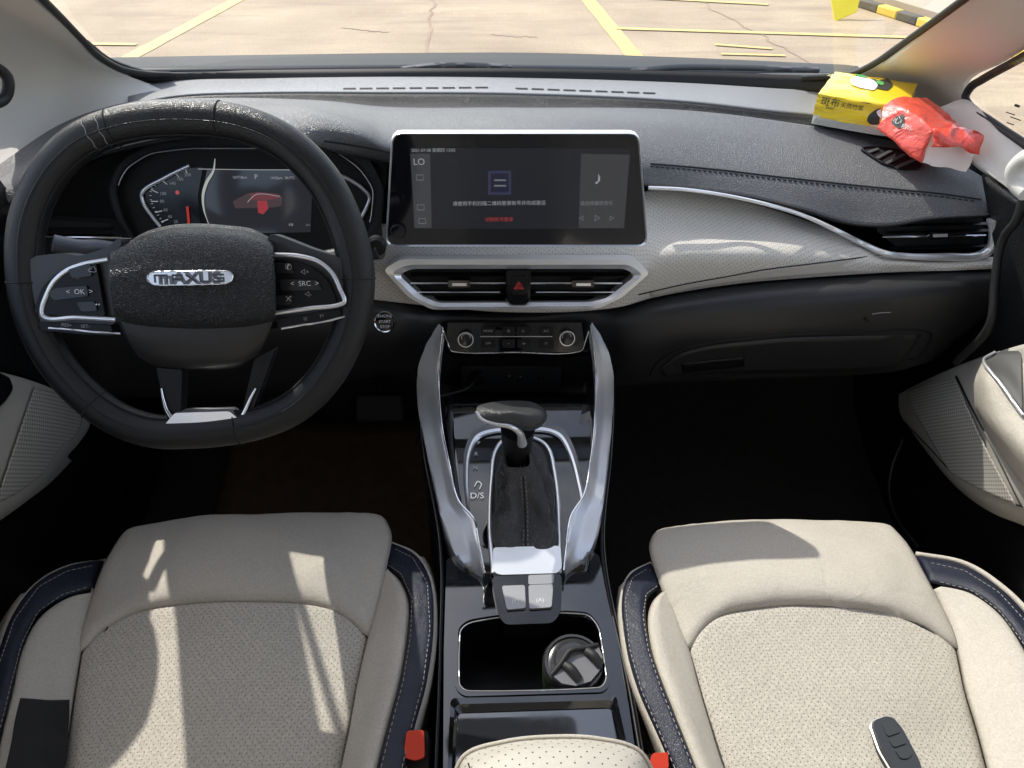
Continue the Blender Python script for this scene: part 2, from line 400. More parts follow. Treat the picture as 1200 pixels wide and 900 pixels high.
# ---------------------------------------------------------------- ground outside
GZ = -.40
def ground():
    m, nt, p = M('car_park_concrete'); lk = nt.links.new; tc = N(nt, 'ShaderNodeTexCoord')
    a = N(nt, 'ShaderNodeTexNoise', i_Scale=.9, i_Detail=7.0, i_Roughness=.6); lk(tc.outputs['Object'], a.inputs[0])
    mp = N(nt, 'ShaderNodeMapping'); mp.inputs['Scale'].default_value = (.5, 3, 1); lk(tc.outputs['Object'], mp.inputs[0])
    b = N(nt, 'ShaderNodeTexNoise', i_Scale=1.6, i_Detail=8.0, i_Roughness=.7); lk(mp.outputs[0], b.inputs[0])
    r = N(nt, 'ShaderNodeValToRGB'); r.color_ramp.elements[0].position = .3; r.color_ramp.elements[0].color = (.34, .26, .175, 1); r.color_ramp.elements[1].position = .72; r.color_ramp.elements[1].color = (.51, .40, .275, 1)
    lk(a.outputs[0], r.inputs[0])
    r2 = N(nt, 'ShaderNodeMapRange', i_1=.48, i_2=.72, i_3=0.0, i_4=.8); lk(b.outputs[0], r2.inputs[0])
    mx = N(nt, 'ShaderNodeMix', data_type='RGBA'); lk(r2.outputs[0], mx.inputs[0]); lk(r.outputs[0], mx.inputs[6]); mx.inputs[7].default_value = (.27, .205, .15, 1)
    c = N(nt, 'ShaderNodeTexNoise', i_Scale=60.0, i_Detail=4.0); lk(tc.outputs['Object'], c.inputs[0])
    r3 = N(nt, 'ShaderNodeMapRange', i_1=.3, i_2=.7, i_3=.88, i_4=1.1); lk(c.outputs[0], r3.inputs[0])
    m2 = N(nt, 'ShaderNodeMix', data_type='RGBA', blend_type='MULTIPLY', i_0=1.0); lk(mx.outputs[2], m2.inputs[6]); lk(r3.outputs[0], m2.inputs[7]); lk(m2.outputs[2], p.inputs['Base Color'])
    p.inputs['Roughness'].default_value = .85
    bp = N(nt, 'ShaderNodeBump', i_Strength=.3, i_Distance=.01); lk(c.outputs[0], bp.inputs['Height']); lk(bp.outputs[0], p.inputs['Normal'])
    bm = bmesh.new(); bmesh.ops.create_grid(bm, x_segments=8, y_segments=8, size=150); bmesh.ops.translate(bm, verts=bm.verts, vec=(0, 40, GZ))
    return tag(obj('ground', bm, m, None, 0), 'sunlit tan concrete car park beyond the windshield', 'ground', kind='structure')
ground()
m_yline = plain('yellow_road_paint', (.68, .49, .19), .7, var=.3, vscale=14)
m_crack = plain('concrete_joint', (.34, .25, .18), .9, var=.3, vscale=4)
def gline(name, a, b, w, mat, label, h=.004, wob=0):
    A = U(*a, Z=GZ); B = U(*b, Z=GZ); d = (B - A).normalized(); s = Vector((d.y, -d.x, 0)); bm = bmesh.new(); n = 24
    L = []; Rr = []
    for k in range(n + 1):
        p = A.lerp(B, k / n) + Vector((0, 0, h)) + s * (noise.noise(Vector((k * .7, A.x, A.y))) * wob)
        ww = w * (1 + .15 * noise.noise(Vector((k * 1.3, 4, A.x))))
        L.append(bm.verts.new(p - s * ww / 2)); Rr.append(bm.verts.new(p + s * ww / 2))
    for k in range(n): bm.faces.new([L[k], Rr[k], Rr[k + 1], L[k + 1]])
    return tag(obj(name, bm, mat, None, 0), label, 'road marking', kind='structure')
gline('parking_line', (148, 70), (330, -28), .13, m_yline, 'yellow line slanting up at the left of the windshield view')
gline('parking_line', (748, 72), (640, -60), .13, m_yline, 'thick yellow line slanting through the middle of the view')
gline('parking_line', (722, 34), (1500, 58), .07, m_yline, 'long thin yellow line crossing the right half', .008)
gline('parking_line', (640, -8), (900, 6), .07, m_yline, 'far thin yellow line at the top', .008)
gline('parking_line', (90, 52), (160, 53), .06, m_yline, 'short yellow line at the far left', .008)
gline('parking_line', (838, 53), (905, 58), .05, m_yline, 'upper short yellow stroke near the wiper', .008)
gline('parking_line', (845, 64), (920, 66), .05, m_yline, 'lower short yellow stroke near the wiper', .008)
gline('concrete_joint', (512, -20), (498, 75), .025, m_crack, 'narrow joint between concrete slabs left of middle', .003, .06)
gline('concrete_joint', (800, -10), (960, 80), .02, m_crack, 'slanting crack in the concrete on the right', .003, .08)
gline('concrete_joint', (400, 33), (455, 38), .02, m_crack, 'short crack in the concrete', .003, .05)
gline('concrete_joint', (575, 41), (630, 44), .02, m_crack, 'short dark crack in the concrete by the middle line', .003, .05)
# striped kerb, low wall and yellow sign block, far right
m_kblack = plain('kerb_dark_paint', (.10, .095, .09), .8, var=.2); m_kyel = plain('kerb_yellow_paint', (.80, .58, .10), .7, var=.15)
m_conc = plain('kerb_concrete', (.46, .39, .30), .85, var=.08, vscale=3)
kA = U(985, 2, Z=GZ); kB = U(1120, 46, Z=GZ); kd = (kB - kA); kL = kd.length; kd.normalize(); ks = Vector((-kd.y, kd.x, 0))
if ks.y < 0: ks = -ks
kt = thing('striped_kerb', kA, 'black and yellow striped kerb at the far right of the car park', 'kerb')
Mk = Matrix((kd, ks, Vector((0, 0, 1)))).transposed()
for k in range(14):
    bm = bmesh.new(); box_bm(bm, kA + kd * ((k + .5) * .24) + ks * .04 + Vector((0, 0, .035)), .238, .09, .07, Mk)
    bev(obj('kerb_block', bm, m_kyel if k % 2 == 0 else m_kblack, kt, 30), .012)
bm = bmesh.new(); box_bm(bm, kA + kd * 4 + ks * 3.35 + Vector((0, 0, .03)), 16, 6.1, .06, Mk)
pv = tag(obj('pavement', bm, m_conc, None, 30), 'pale raised pavement behind the striped kerb', 'pavement', kind='structure')
bm = bmesh.new(); a_ = U(975, -20, Z=GZ)
fsg = F(U(990, 24, Z=GZ), (-.1, -.75, .66))
sg = plate('yellow_plate', fsg, [(968, -30), (1012, -30), (1004, 14), (978, 26)], 0, .012, plain('yellow_plate_paint', (.85, .68, .04), .5, var=.1), None)
tag(sg, 'tilted bright yellow board standing by the striped kerb', 'board')
# ---------------------------------------------------------------- car body
car = thing('car_body', (0, 1.0, 0), 'pale pillars, roof, windshield and dark bonnet enclosing the cabin', 'car body')
mg, ntg, pg = M('window_glass'); ntg.nodes.remove(pg)
tr = N(ntg, 'ShaderNodeBsdfTransparent'); tr.inputs[0].default_value = (.93, .95, .94, 1); gl = N(ntg, 'ShaderNodeBsdfGlossy'); gl.inputs['Roughness'].default_value = .02
fr_ = N(ntg, 'ShaderNodeFresnel', i_IOR=1.25); mxs = N(ntg, 'ShaderNodeMixShader'); ntg.links.new(fr_.outputs[0], mxs.inputs[0]); ntg.links.new(tr.outputs[0], mxs.inputs[1]); ntg.links.new(gl.outputs[0], mxs.inputs[2])
ntg.links.new(mxs.outputs[0], ntg.nodes['Material Output'].inputs[0])
# windshield
HDR = [Vector((x, .60 + .05 * (1 - (x / .56) ** 2), 1.335 + .015 * (1 - (x / .56) ** 2))) for x in (-.60, -.3, 0, .3, .60)]
WB = rows('Y', [(150, 84, 1.37), (300, 80, 1.43), (600, 77, 1.46), (850, 83, 1.43), (985, 92, 1.38)])
loft('windshield', [WB, [a.lerp(b, .5) + Vector((0, .02, .03)) for a, b in zip(WB, HDR)], HDR], mg, car, 20, 10, 0)
# dark band along the glass foot
loft('windshield_frit', [rows('Y', [(104, 50, 1.27), (134, 72, 1.335), (175, 84, 1.38), (300, 82, 1.435), (600, 80, 1.455), (850, 85, 1.435), (985, 90, 1.385)]),
                        rows('Y', [(92, 50, 1.265), (120, 76, 1.33), (165, 96, 1.375), (300, 97, 1.42), (600, 98, 1.44), (850, 104, 1.42), (1000, 108, 1.365)])], m_rubber, car, 60, 4, .004)
tube('windshield_seal', rows('Y', [(940, 92, 1.40), (975, 90, 1.385), (1000, 86, 1.37), (1022, 76, 1.345), (1050, 57, 1.29), (1085, 32, 1.20), (1130, -1, 1.09), (1190, -45, .98)]), .0055, m_rubber, car, n=70)
tube('windshield_seal', rows('Y', [(200, 88, 1.39), (172, 87, 1.37), (145, 82, 1.345), (120, 69, 1.305), (96, 46, 1.235), (71, 20, 1.155), (50, -1, 1.085), (9, -45, .97)]), .0055, m_rubber, car, n=70)
# bonnet, cowl and wipers
mp_ = plain('bonnet_paint', (.012, .017, .026), .45, spec=.12, bump=.1, bscale=80)
loft('bonnet', [rows('Y', [(100, 90, 1.60), (600, 86, 1.70), (1010, 96, 1.60)]), rows('Y', [(110, 74, 2.0), (380, 71, 2.1), (600, 71, 2.12), (800, 74, 2.1), (1000, 82, 2.0)]),
                [U(150, 90, Y=2.5), U(600, 84, Y=2.7), U(960, 100, Y=2.5)], [Vector((-.65, 2.7, -.1)), Vector((0, 3.0, -.1)), Vector((.65, 2.7, -.1))]], mp_, car, 30, 16, .01)
loft('cowl', [rows('Y', [(100, 86, 1.50), (600, 80, 1.56), (1010, 90, 1.50)]), rows('Y', [(100, 110, 1.40), (600, 104, 1.48), (1010, 116, 1.40)])], plain('cowl_plastic', (.012, .014, .018), .7, spec=.1), car, 30, 4, .01)
for pth in ([(470, 82, 1.55), (500, 78, 1.56), (545, 76.5, 1.57), (600, 79, 1.57)], [(740, 84, 1.55), (790, 79, 1.57), (850, 79, 1.57), (960, 82, 1.54)]):
    tube('wiper', rows('Y', pth), .006, plain('wiper_arm', (.12, .12, .125), .4), car, seg=6)
# roof with header
def roofz(x, y): return 1.375 - .09 * (abs(x) / .68) ** 4 - .02 * ((y + .4) / 1.0) ** 2
loft('roof', [[Vector((x, y, roofz(x, y))) for x in (-.68, -.62, -.4, 0, .4, .62, .66)] for y in (.64, .3, -.3, -.9, -1.3)], m_liner, car, 24, 16, .03)
# rear shell behind the viewer
loft('rear_bulkhead', [[Vector((x, -1.3, 1.33)), Vector((x * 1.1, -1.5, .9)), Vector((x * 1.15, -1.5, 0))] for x in (-.62, 0, .62)], m_liner, car, 8, 8, .02)
# pillars
loft('a_pillar', [rows('Y', [(975, 108, 1.40), (1030, 122, 1.385), (1085, 140, 1.34), (1150, 180, 1.22)]),
                  rows('Y', [(992, 95, 1.395), (1045, 103, 1.375), (1092, 116, 1.34), (1136, 138, 1.24)]),
                  rows('Y', [(1022, 79, 1.36), (1058, 74, 1.29), (1098, 86, 1.275), (1132, 104, 1.26)]),
                  rows('Y', [(1076, 40, 1.22), (1116, 30, 1.16), (1150, 50, 1.16), (1178, 72, 1.16)]),
                  rows('Y', [(1132, 0, 1.09), (1172, -14, 1.04), (1212, 10, 1.04), (1240, 36, 1.05)]),
                  [Vector((.57, .62, 1.32)), Vector((.585, .66, 1.31)), Vector((.62, .62, 1.29)), Vector((.66, .58, 1.27))]],
     m_white, car, 24, 40, .01, key='pr')
loft('a_pillar', [rows('Y', [(195, 108, 1.35), (150, 130, 1.30), (95, 165, 1.20), (20, 215, 1.05), (-60, 270, .95)]),
                  rows('Y', [(172, 97, 1.365), (120, 105, 1.32), (70, 125, 1.27), (10, 150, 1.16), (-50, 185, 1.05)]),
                  rows('Y', [(120, 78, 1.31), (80, 72, 1.31), (40, 68, 1.28), (12, 72, 1.25), (-12, 80, 1.20)]),
                  rows('Y', [(88, 42, 1.22), (50, 30, 1.22), (10, 18, 1.22), (-20, 25, 1.2), (-50, 42, 1.15)]),
                  rows('Y', [(40, 0, 1.09), (0, -20, 1.10), (-50, -20, 1.10), (-90, -10, 1.07), (-110, 5, 1.0)]),
                  [Vector((-.57, .62, 1.32)), Vector((-.60, .66, 1.31)), Vector((-.63, .64, 1.30)), Vector((-.66, .62, 1.28)), Vector((-.69, .58, 1.26))]],
     m_white, car, 30, 40, .01)
# window sill pieces and quarter windows
loft('window_sill', [rows('X', [(1098, 128, .66), (1128, 116, .70), (1165, 146, .705), (1205, 172, .71), (1300, 235, .71)]),
                     rows('X', [(1100, 142, .67), (1130, 150, .69), (1165, 178, .69), (1205, 208, .69), (1300, 275, .69)]),
                     rows('X', [(1110, 165, .66), (1140, 185, .67), (1170, 212, .68), (1215, 245, .68), (1300, 310, .68)])], m_white, car, 30, 10, .01, key='sill')
loft('quarter_window', [rows('X', [(1128, 108, .715), (1300, 230, .725)]), rows('X', [(1145, 96, .70), (1300, 10, .68)])], mg, car, 6, 4, 0)
tube('window_seal', rows('X', [(1300, 6, .68), (1240, 40, .69), (1200, 66, .70), (1150, 94, .705), (1136, 104, .71), (1131, 114, .71), (1136, 124, .71), (1160, 142, .71), (1205, 172, .71), (1300, 238, .71)]), .0065, m_rubber, car, n=80)
tube('window_seal', rows('X', [(-60, 70, -.715), (-20, 76, -.71), (0, 82, -.705), (8, 90, -.70), (10, 102, -.70), (6, 114, -.705), (-10, 122, -.71), (-60, 140, -.72)]), .008, m_rubber, car, n=60)
mdk = m_rubber
# mirror
mt = F((-.02, .80, 1.15), (0, -.92, -.2))
def mirror_pts(sx, sy): return [mt.L(a, b) for a, b in rnd([(-sx, -sy), (sx, -sy), (sx, sy), (-sx, sy)], .03)]
mh = plate('rear_view_mirror', mt, mirror_pts(.135, .04), -.03, 0, m_dark, car, bv=.006)
bm = bmesh.new(); tube_bm(bm, [Vector((-.02, .83, 1.15)), Vector((-.02, .85, 1.185)), Vector((-.02, .86, 1.21))], .012); obj('mirror_stalk', bm, m_dark, car)
# floor & firewall
loft('floor_carpet', [[Vector((x, y, z)) for x in (-.80, -.3, 0, .3, .80)] for y, z in ((-1.4, .02), (.5, .02), (1.1, .03), (1.35, .12), (1.48, .4), (1.5, .775))], m_carpet, car, 20, 30, .01)
loft('cowl', [[Vector((x, y, z)) for x in (-.78, 0, .78)] for y, z in ((1.44, .78), (1.6, .765), (1.75, .70))], m_dark, car, 6, 6, .01)
for s in (-1, 1):
    loft('side_panel', [[Vector((s * .77, y, z)) for y in (-1.4, -.5, .3, .9, 1.65)] for z in (.0, .3, .55, .74)], m_dark, car, 16, 10, .02)
# ---------------------------------------------------------------- dashboard
dash = thing('dashboard', (0, 1.15, .5), 'wide grey and beige dashboard with stitched pad, vents and glossy screen', 'dashboard')
# top shelf behind the pad (defroster area)
T0 = rows('Y', [(150, 103, 1.35), (200, 95, 1.39), (300, 92, 1.42), (450, 90, 1.435), (600, 91, 1.44), (800, 97, 1.425), (900, 103, 1.40), (1000, 110, 1.375), (1060, 122, 1.34), (1120, 145, 1.28)])
T1 = rows('Y', [(150, 112, 1.33), (200, 104, 1.36), (300, 103, 1.375), (450, 101, 1.38), (600, 102, 1.385), (800, 109, 1.37), (900, 117, 1.35), (1000, 128, 1.33), (1060, 140, 1.30), (1120, 160, 1.25)])
T2 = rows('Y', [(150, 124, 1.29), (200, 113, 1.32), (300, 108, 1.335), (450, 108, 1.335), (600, 109, 1.34), (800, 118, 1.32), (900, 129, 1.30), (1000, 140, 1.28), (1060, 155, 1.25), (1120, 175, 1.21)])
loft('top_shelf', [T0, T1, T2], m_top, dash, 90, 12, .004, key='shelf')
T2b = [p + Vector((0, -.004, -.002)) for p in T2]
T3 = rows('Y', [(150, 126, 1.285), (200, 118, 1.30), (300, 116, 1.305), (380, 119, 1.30), (450, 127, 1.29), (600, 128, 1.29), (800, 131, 1.29), (900, 140, 1.275), (1000, 153, 1.25), (1060, 168, 1.22), (1120, 188, 1.18)])
loft('shelf_step', [T2b, [ (a+b)/2 + Vector((0, 0, -.006)) for a, b in zip(cr(T2b, 14), cr(T3, 14))], T3], m_black, dash, 90, 8, .004)
loft('sunlight_baffle', [[Vector((x, y, z)) for x in (-.77, 0, .77)] for y, z in ((1.12, .70), (1.3, .745), (1.56, .77))], m_dark, dash, 10, 6, .01)  # hidden plate added to keep sunlight from leaking into the footwell
# defroster slots
for (x0, y0, x1, y1, n) in ((400, 104.5, 574, 103, 9), (602, 104, 770, 110, 9)):
    for k in range(n):
        for a_, b_ in ((k + .12, k + .88),):
            P0 = on('shelf', x0 + (x1 - x0) * a_ / n, y0 + (y1 - y0) * a_ / n, .0012); P1 = on('shelf', x0 + (x1 - x0) * b_ / n, y0 + (y1 - y0) * b_ / n, .0012)
            bm = bmesh.new(); tube_bm(bm, [P0, P1], .0036, seg=4, flat=.25); obj('defroster_slot', bm, m_void, dash, 0)
# stitched pad
PA = rows('Y', [(-60, 235, 1.00), (0, 192, 1.07), (80, 141, 1.20), (150, 120, 1.285), (230, 115, 1.305), (380, 118, 1.30), (450, 125, 1.29), (600, 126, 1.29), (800, 129, 1.29), (950, 147, 1.255), (1010, 157, 1.235), (1060, 170, 1.205), (1120, 190, 1.15), (1156, 210, 1.09)])
PB = rows('Y', [(-60, 250, .98), (0, 208, 1.04), (80, 160, 1.13), (150, 132, 1.19), (230, 122, 1.20), (350, 124, 1.19), (450, 138, 1.185), (600, 140, 1.185), (760, 148, 1.20), (900, 168, 1.19), (1000, 184, 1.16), (1060, 198, 1.13), (1110, 209, 1.10), (1153, 222, 1.07)])
PC = rows('Y', [(-60, 262, .95), (0, 228, .99), (60, 190, 1.03), (120, 163, 1.03), (225, 145, 1.02), (330, 146, 1.02), (390, 154, 1.01), (430, 164, 1.015), (456, 176, 1.04), (600, 170, 1.09), (760, 192, 1.115), (900, 208, 1.115), (1000, 218, 1.10), (1100, 228, 1.075), (1158, 236, 1.05)])
PD = rows('Y', [(-60, 272, .945), (0, 243, .98), (60, 206, 1.00), (120, 178, 1.00), (225, 157, .995), (330, 160, .995), (395, 177, 1.01), (456, 190, 1.05), (600, 200, 1.08), (760, 217, 1.095), (870, 229, 1.09), (940, 245, 1.075), (1000, 262, 1.06), (1040, 264, 1.05), (1090, 256, 1.05), (1163, 252, 1.035)])
PE = [p + Vector((0, .03, -.012)) for p in PD]
PF = [p + Vector((0, .08, -.014)) for p in PD]
loft('stitched_pad', [PA, PB, PC, PD], m_pad, dash, 130, 40, .005, key='pad')
loft('pad_underside', [PD, PE, PF], m_dark, dash, 130, 8, .003)
st = [on('pad', x, y, .0006) for x, y in [(762, 192), (800, 195), (850, 200), (900, 206), (950, 211.5), (1000, 217), (1050, 222), (1100, 227), (1150, 234)]]
tube('pad_seam', st, .0012, m_thread_d, dash, n=80, seg=5)
stitches('pad_stitching', [on('pad', x, y + 3.2, .0008) for x, y in [(762, 192), (800, 195), (850, 200), (900, 206), (950, 211.5), (1000, 217), (1050, 222), (1100, 227), (1150, 234)]], m_thread_d, dash, .008, .005, .0008)
tube('pad_seam', [on('pad', x, y, .0006) for x, y in [(380, 165), (400, 168), (430, 173), (456, 178)]], .0012, m_thread_d, dash, n=20, seg=5)
# beige trim
B0 = rows('Y', [(425, 262, 1.10), (600, 262, 1.10), (730, 240, 1.10), (765, 221, 1.125), (860, 233, 1.125), (950, 260, 1.10), (1010, 285, 1.065), (1050, 300, 1.05), (1110, 302, 1.04), (1166, 301, 1.03)])
B1 = rows('Y', [(425, 290, 1.055), (600, 290, 1.05), (730, 275, 1.055), (765, 262, 1.075), (860, 266, 1.077), (950, 280, 1.055), (1010, 295, 1.04), (1050, 303, 1.035), (1110, 306, 1.03), (1167, 305, 1.02)])
B2 = rows('Y', [(425, 322, 1.025), (600, 325, 1.015), (730, 322, 1.02), (765, 305, 1.018), (860, 299, 1.021), (950, 302, 1.025), (1010, 306, 1.025), (1050, 309, 1.02), (1110, 311, 1.02), (1167, 310, 1.01)])
B3 = rows('Y', [(425, 350, 1.02), (480, 356, 1.02), (600, 366, 1.015), (725, 360, 1.015), (765, 349, 1.02), (860, 333, 1.022), (950, 325, 1.02), (1010, 321, 1.02), (1050, 319, 1.02), (1110, 317, 1.015), (1165, 315, 1.01)])
B4 = [p + Vector((0, .03, -.004)) for p in B3]
loft('beige_trim', [B0, B1, B2, B3], m_beige_dash, dash, 260, 60, .004, key='trim', uvp='x', cut=[(458, 320), (474, 309), (740, 309), (753, 321), (720, 354), (698, 359), (510, 359), (486, 351)])
smooth_strip = loft('trim_border', [[on('trim', x, y, .0012) for x, y in r] for r in
    ([(762, 341), (800, 333), (850, 324), (900, 315), (950, 309), (1000, 303), (1035, 299.5)],
     [(762, 347), (800, 340), (850, 332), (900, 327), (950, 323), (1000, 320), (1035, 318.5)])], leather('plain_trim_leather', (.54, .50, .44), .5, 900, .3), dash, 40, 5, .001)
loft('trim_border', [[on('trim', x, y, .0012) for x, y in r] for r in ([(1035, 299.5), (1060, 304), (1110, 306), (1160, 305)], [(1035, 318.5), (1060, 317), (1110, 315), (1160, 313)])], bpy.data.materials['plain_trim_leather'], dash, 20, 5, .001)
tube('trim_seam', [on('trim', x, y, .0012) for x, y in [(748, 345), (800, 333), (850, 324), (900, 315), (950, 309), (1000, 303), (1036, 299)]], .0009, m_thread_d, dash, n=60, seg=5)
# bright strip running to the right vent
SP = [(760, 220), (800, 222), (850, 229), (900, 240), (945, 254), (980, 270), (1010, 285), (1035, 296), (1060, 300), (1110, 301), (1150, 299), (1162, 290), (1166, 272), (1164, 256)]
SPw = [U(x, y, Y=(1.085 if x < 900 else 1.07 if x < 960 else 1.05 if x < 1020 else 1.03)) for x, y in SP]
tube('bright_strip', SPw, lambda t: .0028 + .0065 * t ** 3, m_silver, dash, n=120, seg=10)
# ---- right side vent
fv = tiltF(1100, 278, 1.045, 8)
rv = thing_part = plate('side_vent', fv, rnd([(1032, 274), (1048, 258), (1090, 252), (1160, 250), (1162, 292), (1150, 298), (1060, 297)], 6), -.03, -.02, m_void, dash)
for yy, hh in ((262, .0), (270, .002), (288, .0)):
    bm = bmesh.new(); p0 = fv.P(1042, yy + 3, -.012); p1 = fv.P(1158, yy, -.012); tube_bm(bm, [p0, p1], .005, seg=6, flat=.25, ref=Vector((0, 0, 1))); obj('slat', bm, m_dark, rv)
bm = bmesh.new(); tube_bm(bm, [fv.P(1034, 277.5, -.004), fv.P(1155, 276, -.004)], .0016, seg=6); obj('bright_slat', bm, m_chrome, rv)
plate('slider', fv, rnd([(1088, 272), (1112, 271.5), (1112, 280), (1088, 280.5)], 2), -.008, .003, m_gloss, rv)
plate('slider_cap', fv, [(1092, 273.5), (1109, 273), (1109, 276.5), (1092, 277)], .003, .0042, m_silver, rv, bv=0)
# defogger vent on the pad (triangular)
vo = [(1008, 174), (1022, 172.5), (1052, 176), (1080, 190), (1078, 198), (1058, 198), (1035, 192)]
fdv = F(on('pad', 1045, 187), (0, -.25, 1))
dv = plate('demister_vent', fdv, rnd(vo, 5), .001, .003, m_void, dash, bv=0)
bm = bmesh.new(); tube_bm(bm, [fdv.P(x, y, .003) for x, y in rnd(vo, 5)], .0022, closed=True, seg=6); obj('vent_rim', bm, m_dark, dv)
for x0, y0, x1, y1 in ((1017, 179, 1029, 174.5), (1027, 186, 1044, 177), (1038, 192, 1060, 181), (1050, 196.5, 1072, 187)):
    bm = bmesh.new(); tube_bm(bm, [fdv.P(x0, y0, .0045), fdv.P(x1, y1, .0045)], .0034, seg=6, flat=.5); obj('slat', bm, plain('slat_grey', (.07, .07, .075), .45), dv)
# ---- centre vent
fc = tiltF(605, 333, 1.005, 12)
oo = [(449, 316), (469, 304), (744, 304), (762, 320), (727, 350), (700, 362), (506, 363), (478, 348)]
ii = [(467, 322), (482, 315), (733, 315), (745, 323), (712, 349), (692, 354), (514, 355), (494, 347)]
cv_ = plate('center_vent', fc, rnd(ii, 6), -.03, -.024, m_void, dash, bv=0)
# frame: sweep as bevelled ring
def ring_plate(name, fr, outer, inner, h0, hi, ho, mat, parent, n=160, rr=6):
    O = cr([fr.P(x, y, ho) for x, y in rnd(outer, rr, 4)], n, True, True); I = cr([fr.P(x, y, hi) for x, y in rnd(inner, rr, 4)], n, True, True)
    # match by direction: rotate inner to nearest
    k0 = min(range(n), key=lambda k: (I[k] - O[0]).length); I = I[k0:] + I[:k0]
    Ob = [p - fr.n * (ho - h0) for p in O]; Ib = [p - fr.n * (hi - h0) for p in I]
    mid = [(a * .5 + b * .5) + fr.n * .003 for a, b in zip(O, I)]
    bm = bmesh.new(); R_ = [[bm.verts.new(p) for p in ring] for ring in (Ob, O, mid, I, Ib)]
    for A, B in zip(R_, R_[1:]):
        for k in range(n): bm.faces.new([A[k], A[(k + 1) % n], B[(k + 1) % n], B[k]])
    bmesh.ops.recalc_face_normals(bm, faces=bm.faces)
    return obj(name, bm, mat, parent, 28)
ring_plate('vent_frame', fc, oo, ii, -.02, .0, .004, m_silver, cv_)
for yy, hh in ((322, -.014), (343, -.012), (350, -.014)):
    for xa, xb in ((482, 592), (622, 732)):
        if yy > 345: xa, xb = (xa + 22 if xa < 500 else xa), (xb - 22 if xb > 700 else xb)
        if 340 < yy < 345: xa, xb = (xa + 12 if xa < 500 else xa), (xb - 12 if xb > 700 else xb)
        bm = bmesh.new(); tube_bm(bm, [fc.P(xa, yy, hh), fc.P(xb, yy, hh)], .0075, seg=6, flat=.18, ref=Vector((0, 0, 1))); obj('slat', bm, m_dark, cv_)
for xa, xb in ((481, 592), (622, 729)):
    bm = bmesh.new(); tube_bm(bm, [fc.P(xa, 332, -.003), fc.P(xb, 332, -.003)], .0014, seg=6); obj('bright_slat', bm, m_chrome, cv_)
    bm = bmesh.new(); tube_bm(bm, [fc.P(xa + 6, 342.5, -.003), fc.P(xb - 6, 342.5, -.003)], .0009, seg=6); obj('bright_slat', bm, m_silver, cv_)
for xc in (538, 683):
    plate('slider', fc, rnd([(xc - 13, 328), (xc + 13, 328), (xc + 13, 336), (xc - 13, 336)], 2), -.01, .003, m_gloss, cv_)
    plate('slider_cap', fc, [(xc - 8, 331), (xc + 9, 331), (xc + 9, 334), (xc - 8, 334)], .003, .004, m_silver, cv_, bv=0)
plate('hazard_surround', fc, rnd([(593, 316), (622, 316), (621, 350), (616, 356), (599, 356), (594, 350)], 3), -.02, .005, m_gloss, cv_)
plate('hazard_button', fc, rnd([(598, 322), (618, 322), (616, 344), (600, 344)], 3), .005, .007, m_dark, cv_)
bm = bmesh.new(); P3 = [fc.P(x, y, .0076) for x, y in ((608, 330.5), (613.5, 338.5), (602.5, 338.5))]; tube_bm(bm, P3, .0005, closed=True, seg=5)
P3 = [fc.P(x, y, .0076) for x, y in ((608, 333.5), (610.5, 337), (605.5, 337))]; tube_bm(bm, P3, .0004, closed=True, seg=5)
obj('warning_triangle', bm, emis('warning_red', (.75, .06, .06), .7), cv_, 0)
# ---- lower dash
lows = rows('Y', [(-80, 325, 1.00), (60, 330, 1.00), (250, 345, 1.01), (430, 348, 1.03), (480, 354, 1.03), (510, 364, 1.03), (600, 367, 1.03), (700, 361, 1.03), (730, 357, 1.03), (765, 348, 1.03), (860, 332, 1.03), (950, 324, 1.03), (1050, 318, 1.03), (1167, 313, 1.02)])
L1 = rows('Y', [(-80, 345, .985), (60, 350, .985), (250, 362, .99), (430, 362, 1.0), (480, 368, 1.005), (510, 374, 1.02), (600, 378, 1.02), (700, 374, 1.02), (730, 373, 1.005), (765, 365, .995), (860, 352, .99), (950, 345, .985), (1050, 340, .98), (1166, 334, .985)])
L2 = rows('Y', [(-80, 375, .985), (60, 380, .985), (250, 385, .985), (430, 382, .99), (470, 388, .995), (512, 394, 1.02), (600, 400, 1.03), (700, 396, 1.02), (735, 398, .995), (770, 392, .985), (860, 380, .98), (950, 374, .975), (1050, 370, .975), (1158, 366, .99)])
L3 = rows('Y', [(-80, 415, 1.01), (60, 420, 1.0), (250, 425, 1.0), (410, 420, 1.0), (450, 415, 1.0), (512, 418, 1.03), (600, 420, 1.05), (700, 420, 1.03), (740, 425, 1.0), (780, 420, 1.0), (870, 412, .99), (960, 408, .99), (1060, 402, .99), (1125, 396, 1.01)])
L4 = rows('Y', [(-80, 460, 1.05), (60, 465, 1.05), (250, 465, 1.05), (400, 450, 1.04), (450, 440, 1.03), (512, 450, 1.07), (600, 455, 1.09), (700, 455, 1.06), (745, 452, 1.03), (790, 448, 1.03), (880, 445, 1.03), (960, 442, 1.03), (1050, 435, 1.03), (1085, 425, 1.05)])
L5 = [p + Vector((0, .12, -.02)) for p in L4]
loft('lower_panel', [lows, L1, L2, L3, L4, L5], m_lower, dash, 150, 36, .006, key='low')
gb = [(762, 440), (768, 428), (790, 412), (830, 402), (900, 393), (980, 389), (1075, 387), (1090, 391), (1090, 400), (1072, 420), (1055, 438)]
tube('glove_box_gap', [on('low', x, y, .0002) for x, y in gb], .0022, m_void, dash, n=90, seg=6)
loft('glove_box_lid', [[on('low', x, y, .0016) for x, y in r] for r in ([(772, 432), (800, 413), (900, 397), (1000, 393), (1080, 392)], [(775, 436), (805, 425), (900, 414), (1000, 411), (1070, 407)], [(778, 441), (810, 438), (900, 436), (1000, 434), (1053, 428)])], m_lower, dash, 40, 8, .001)
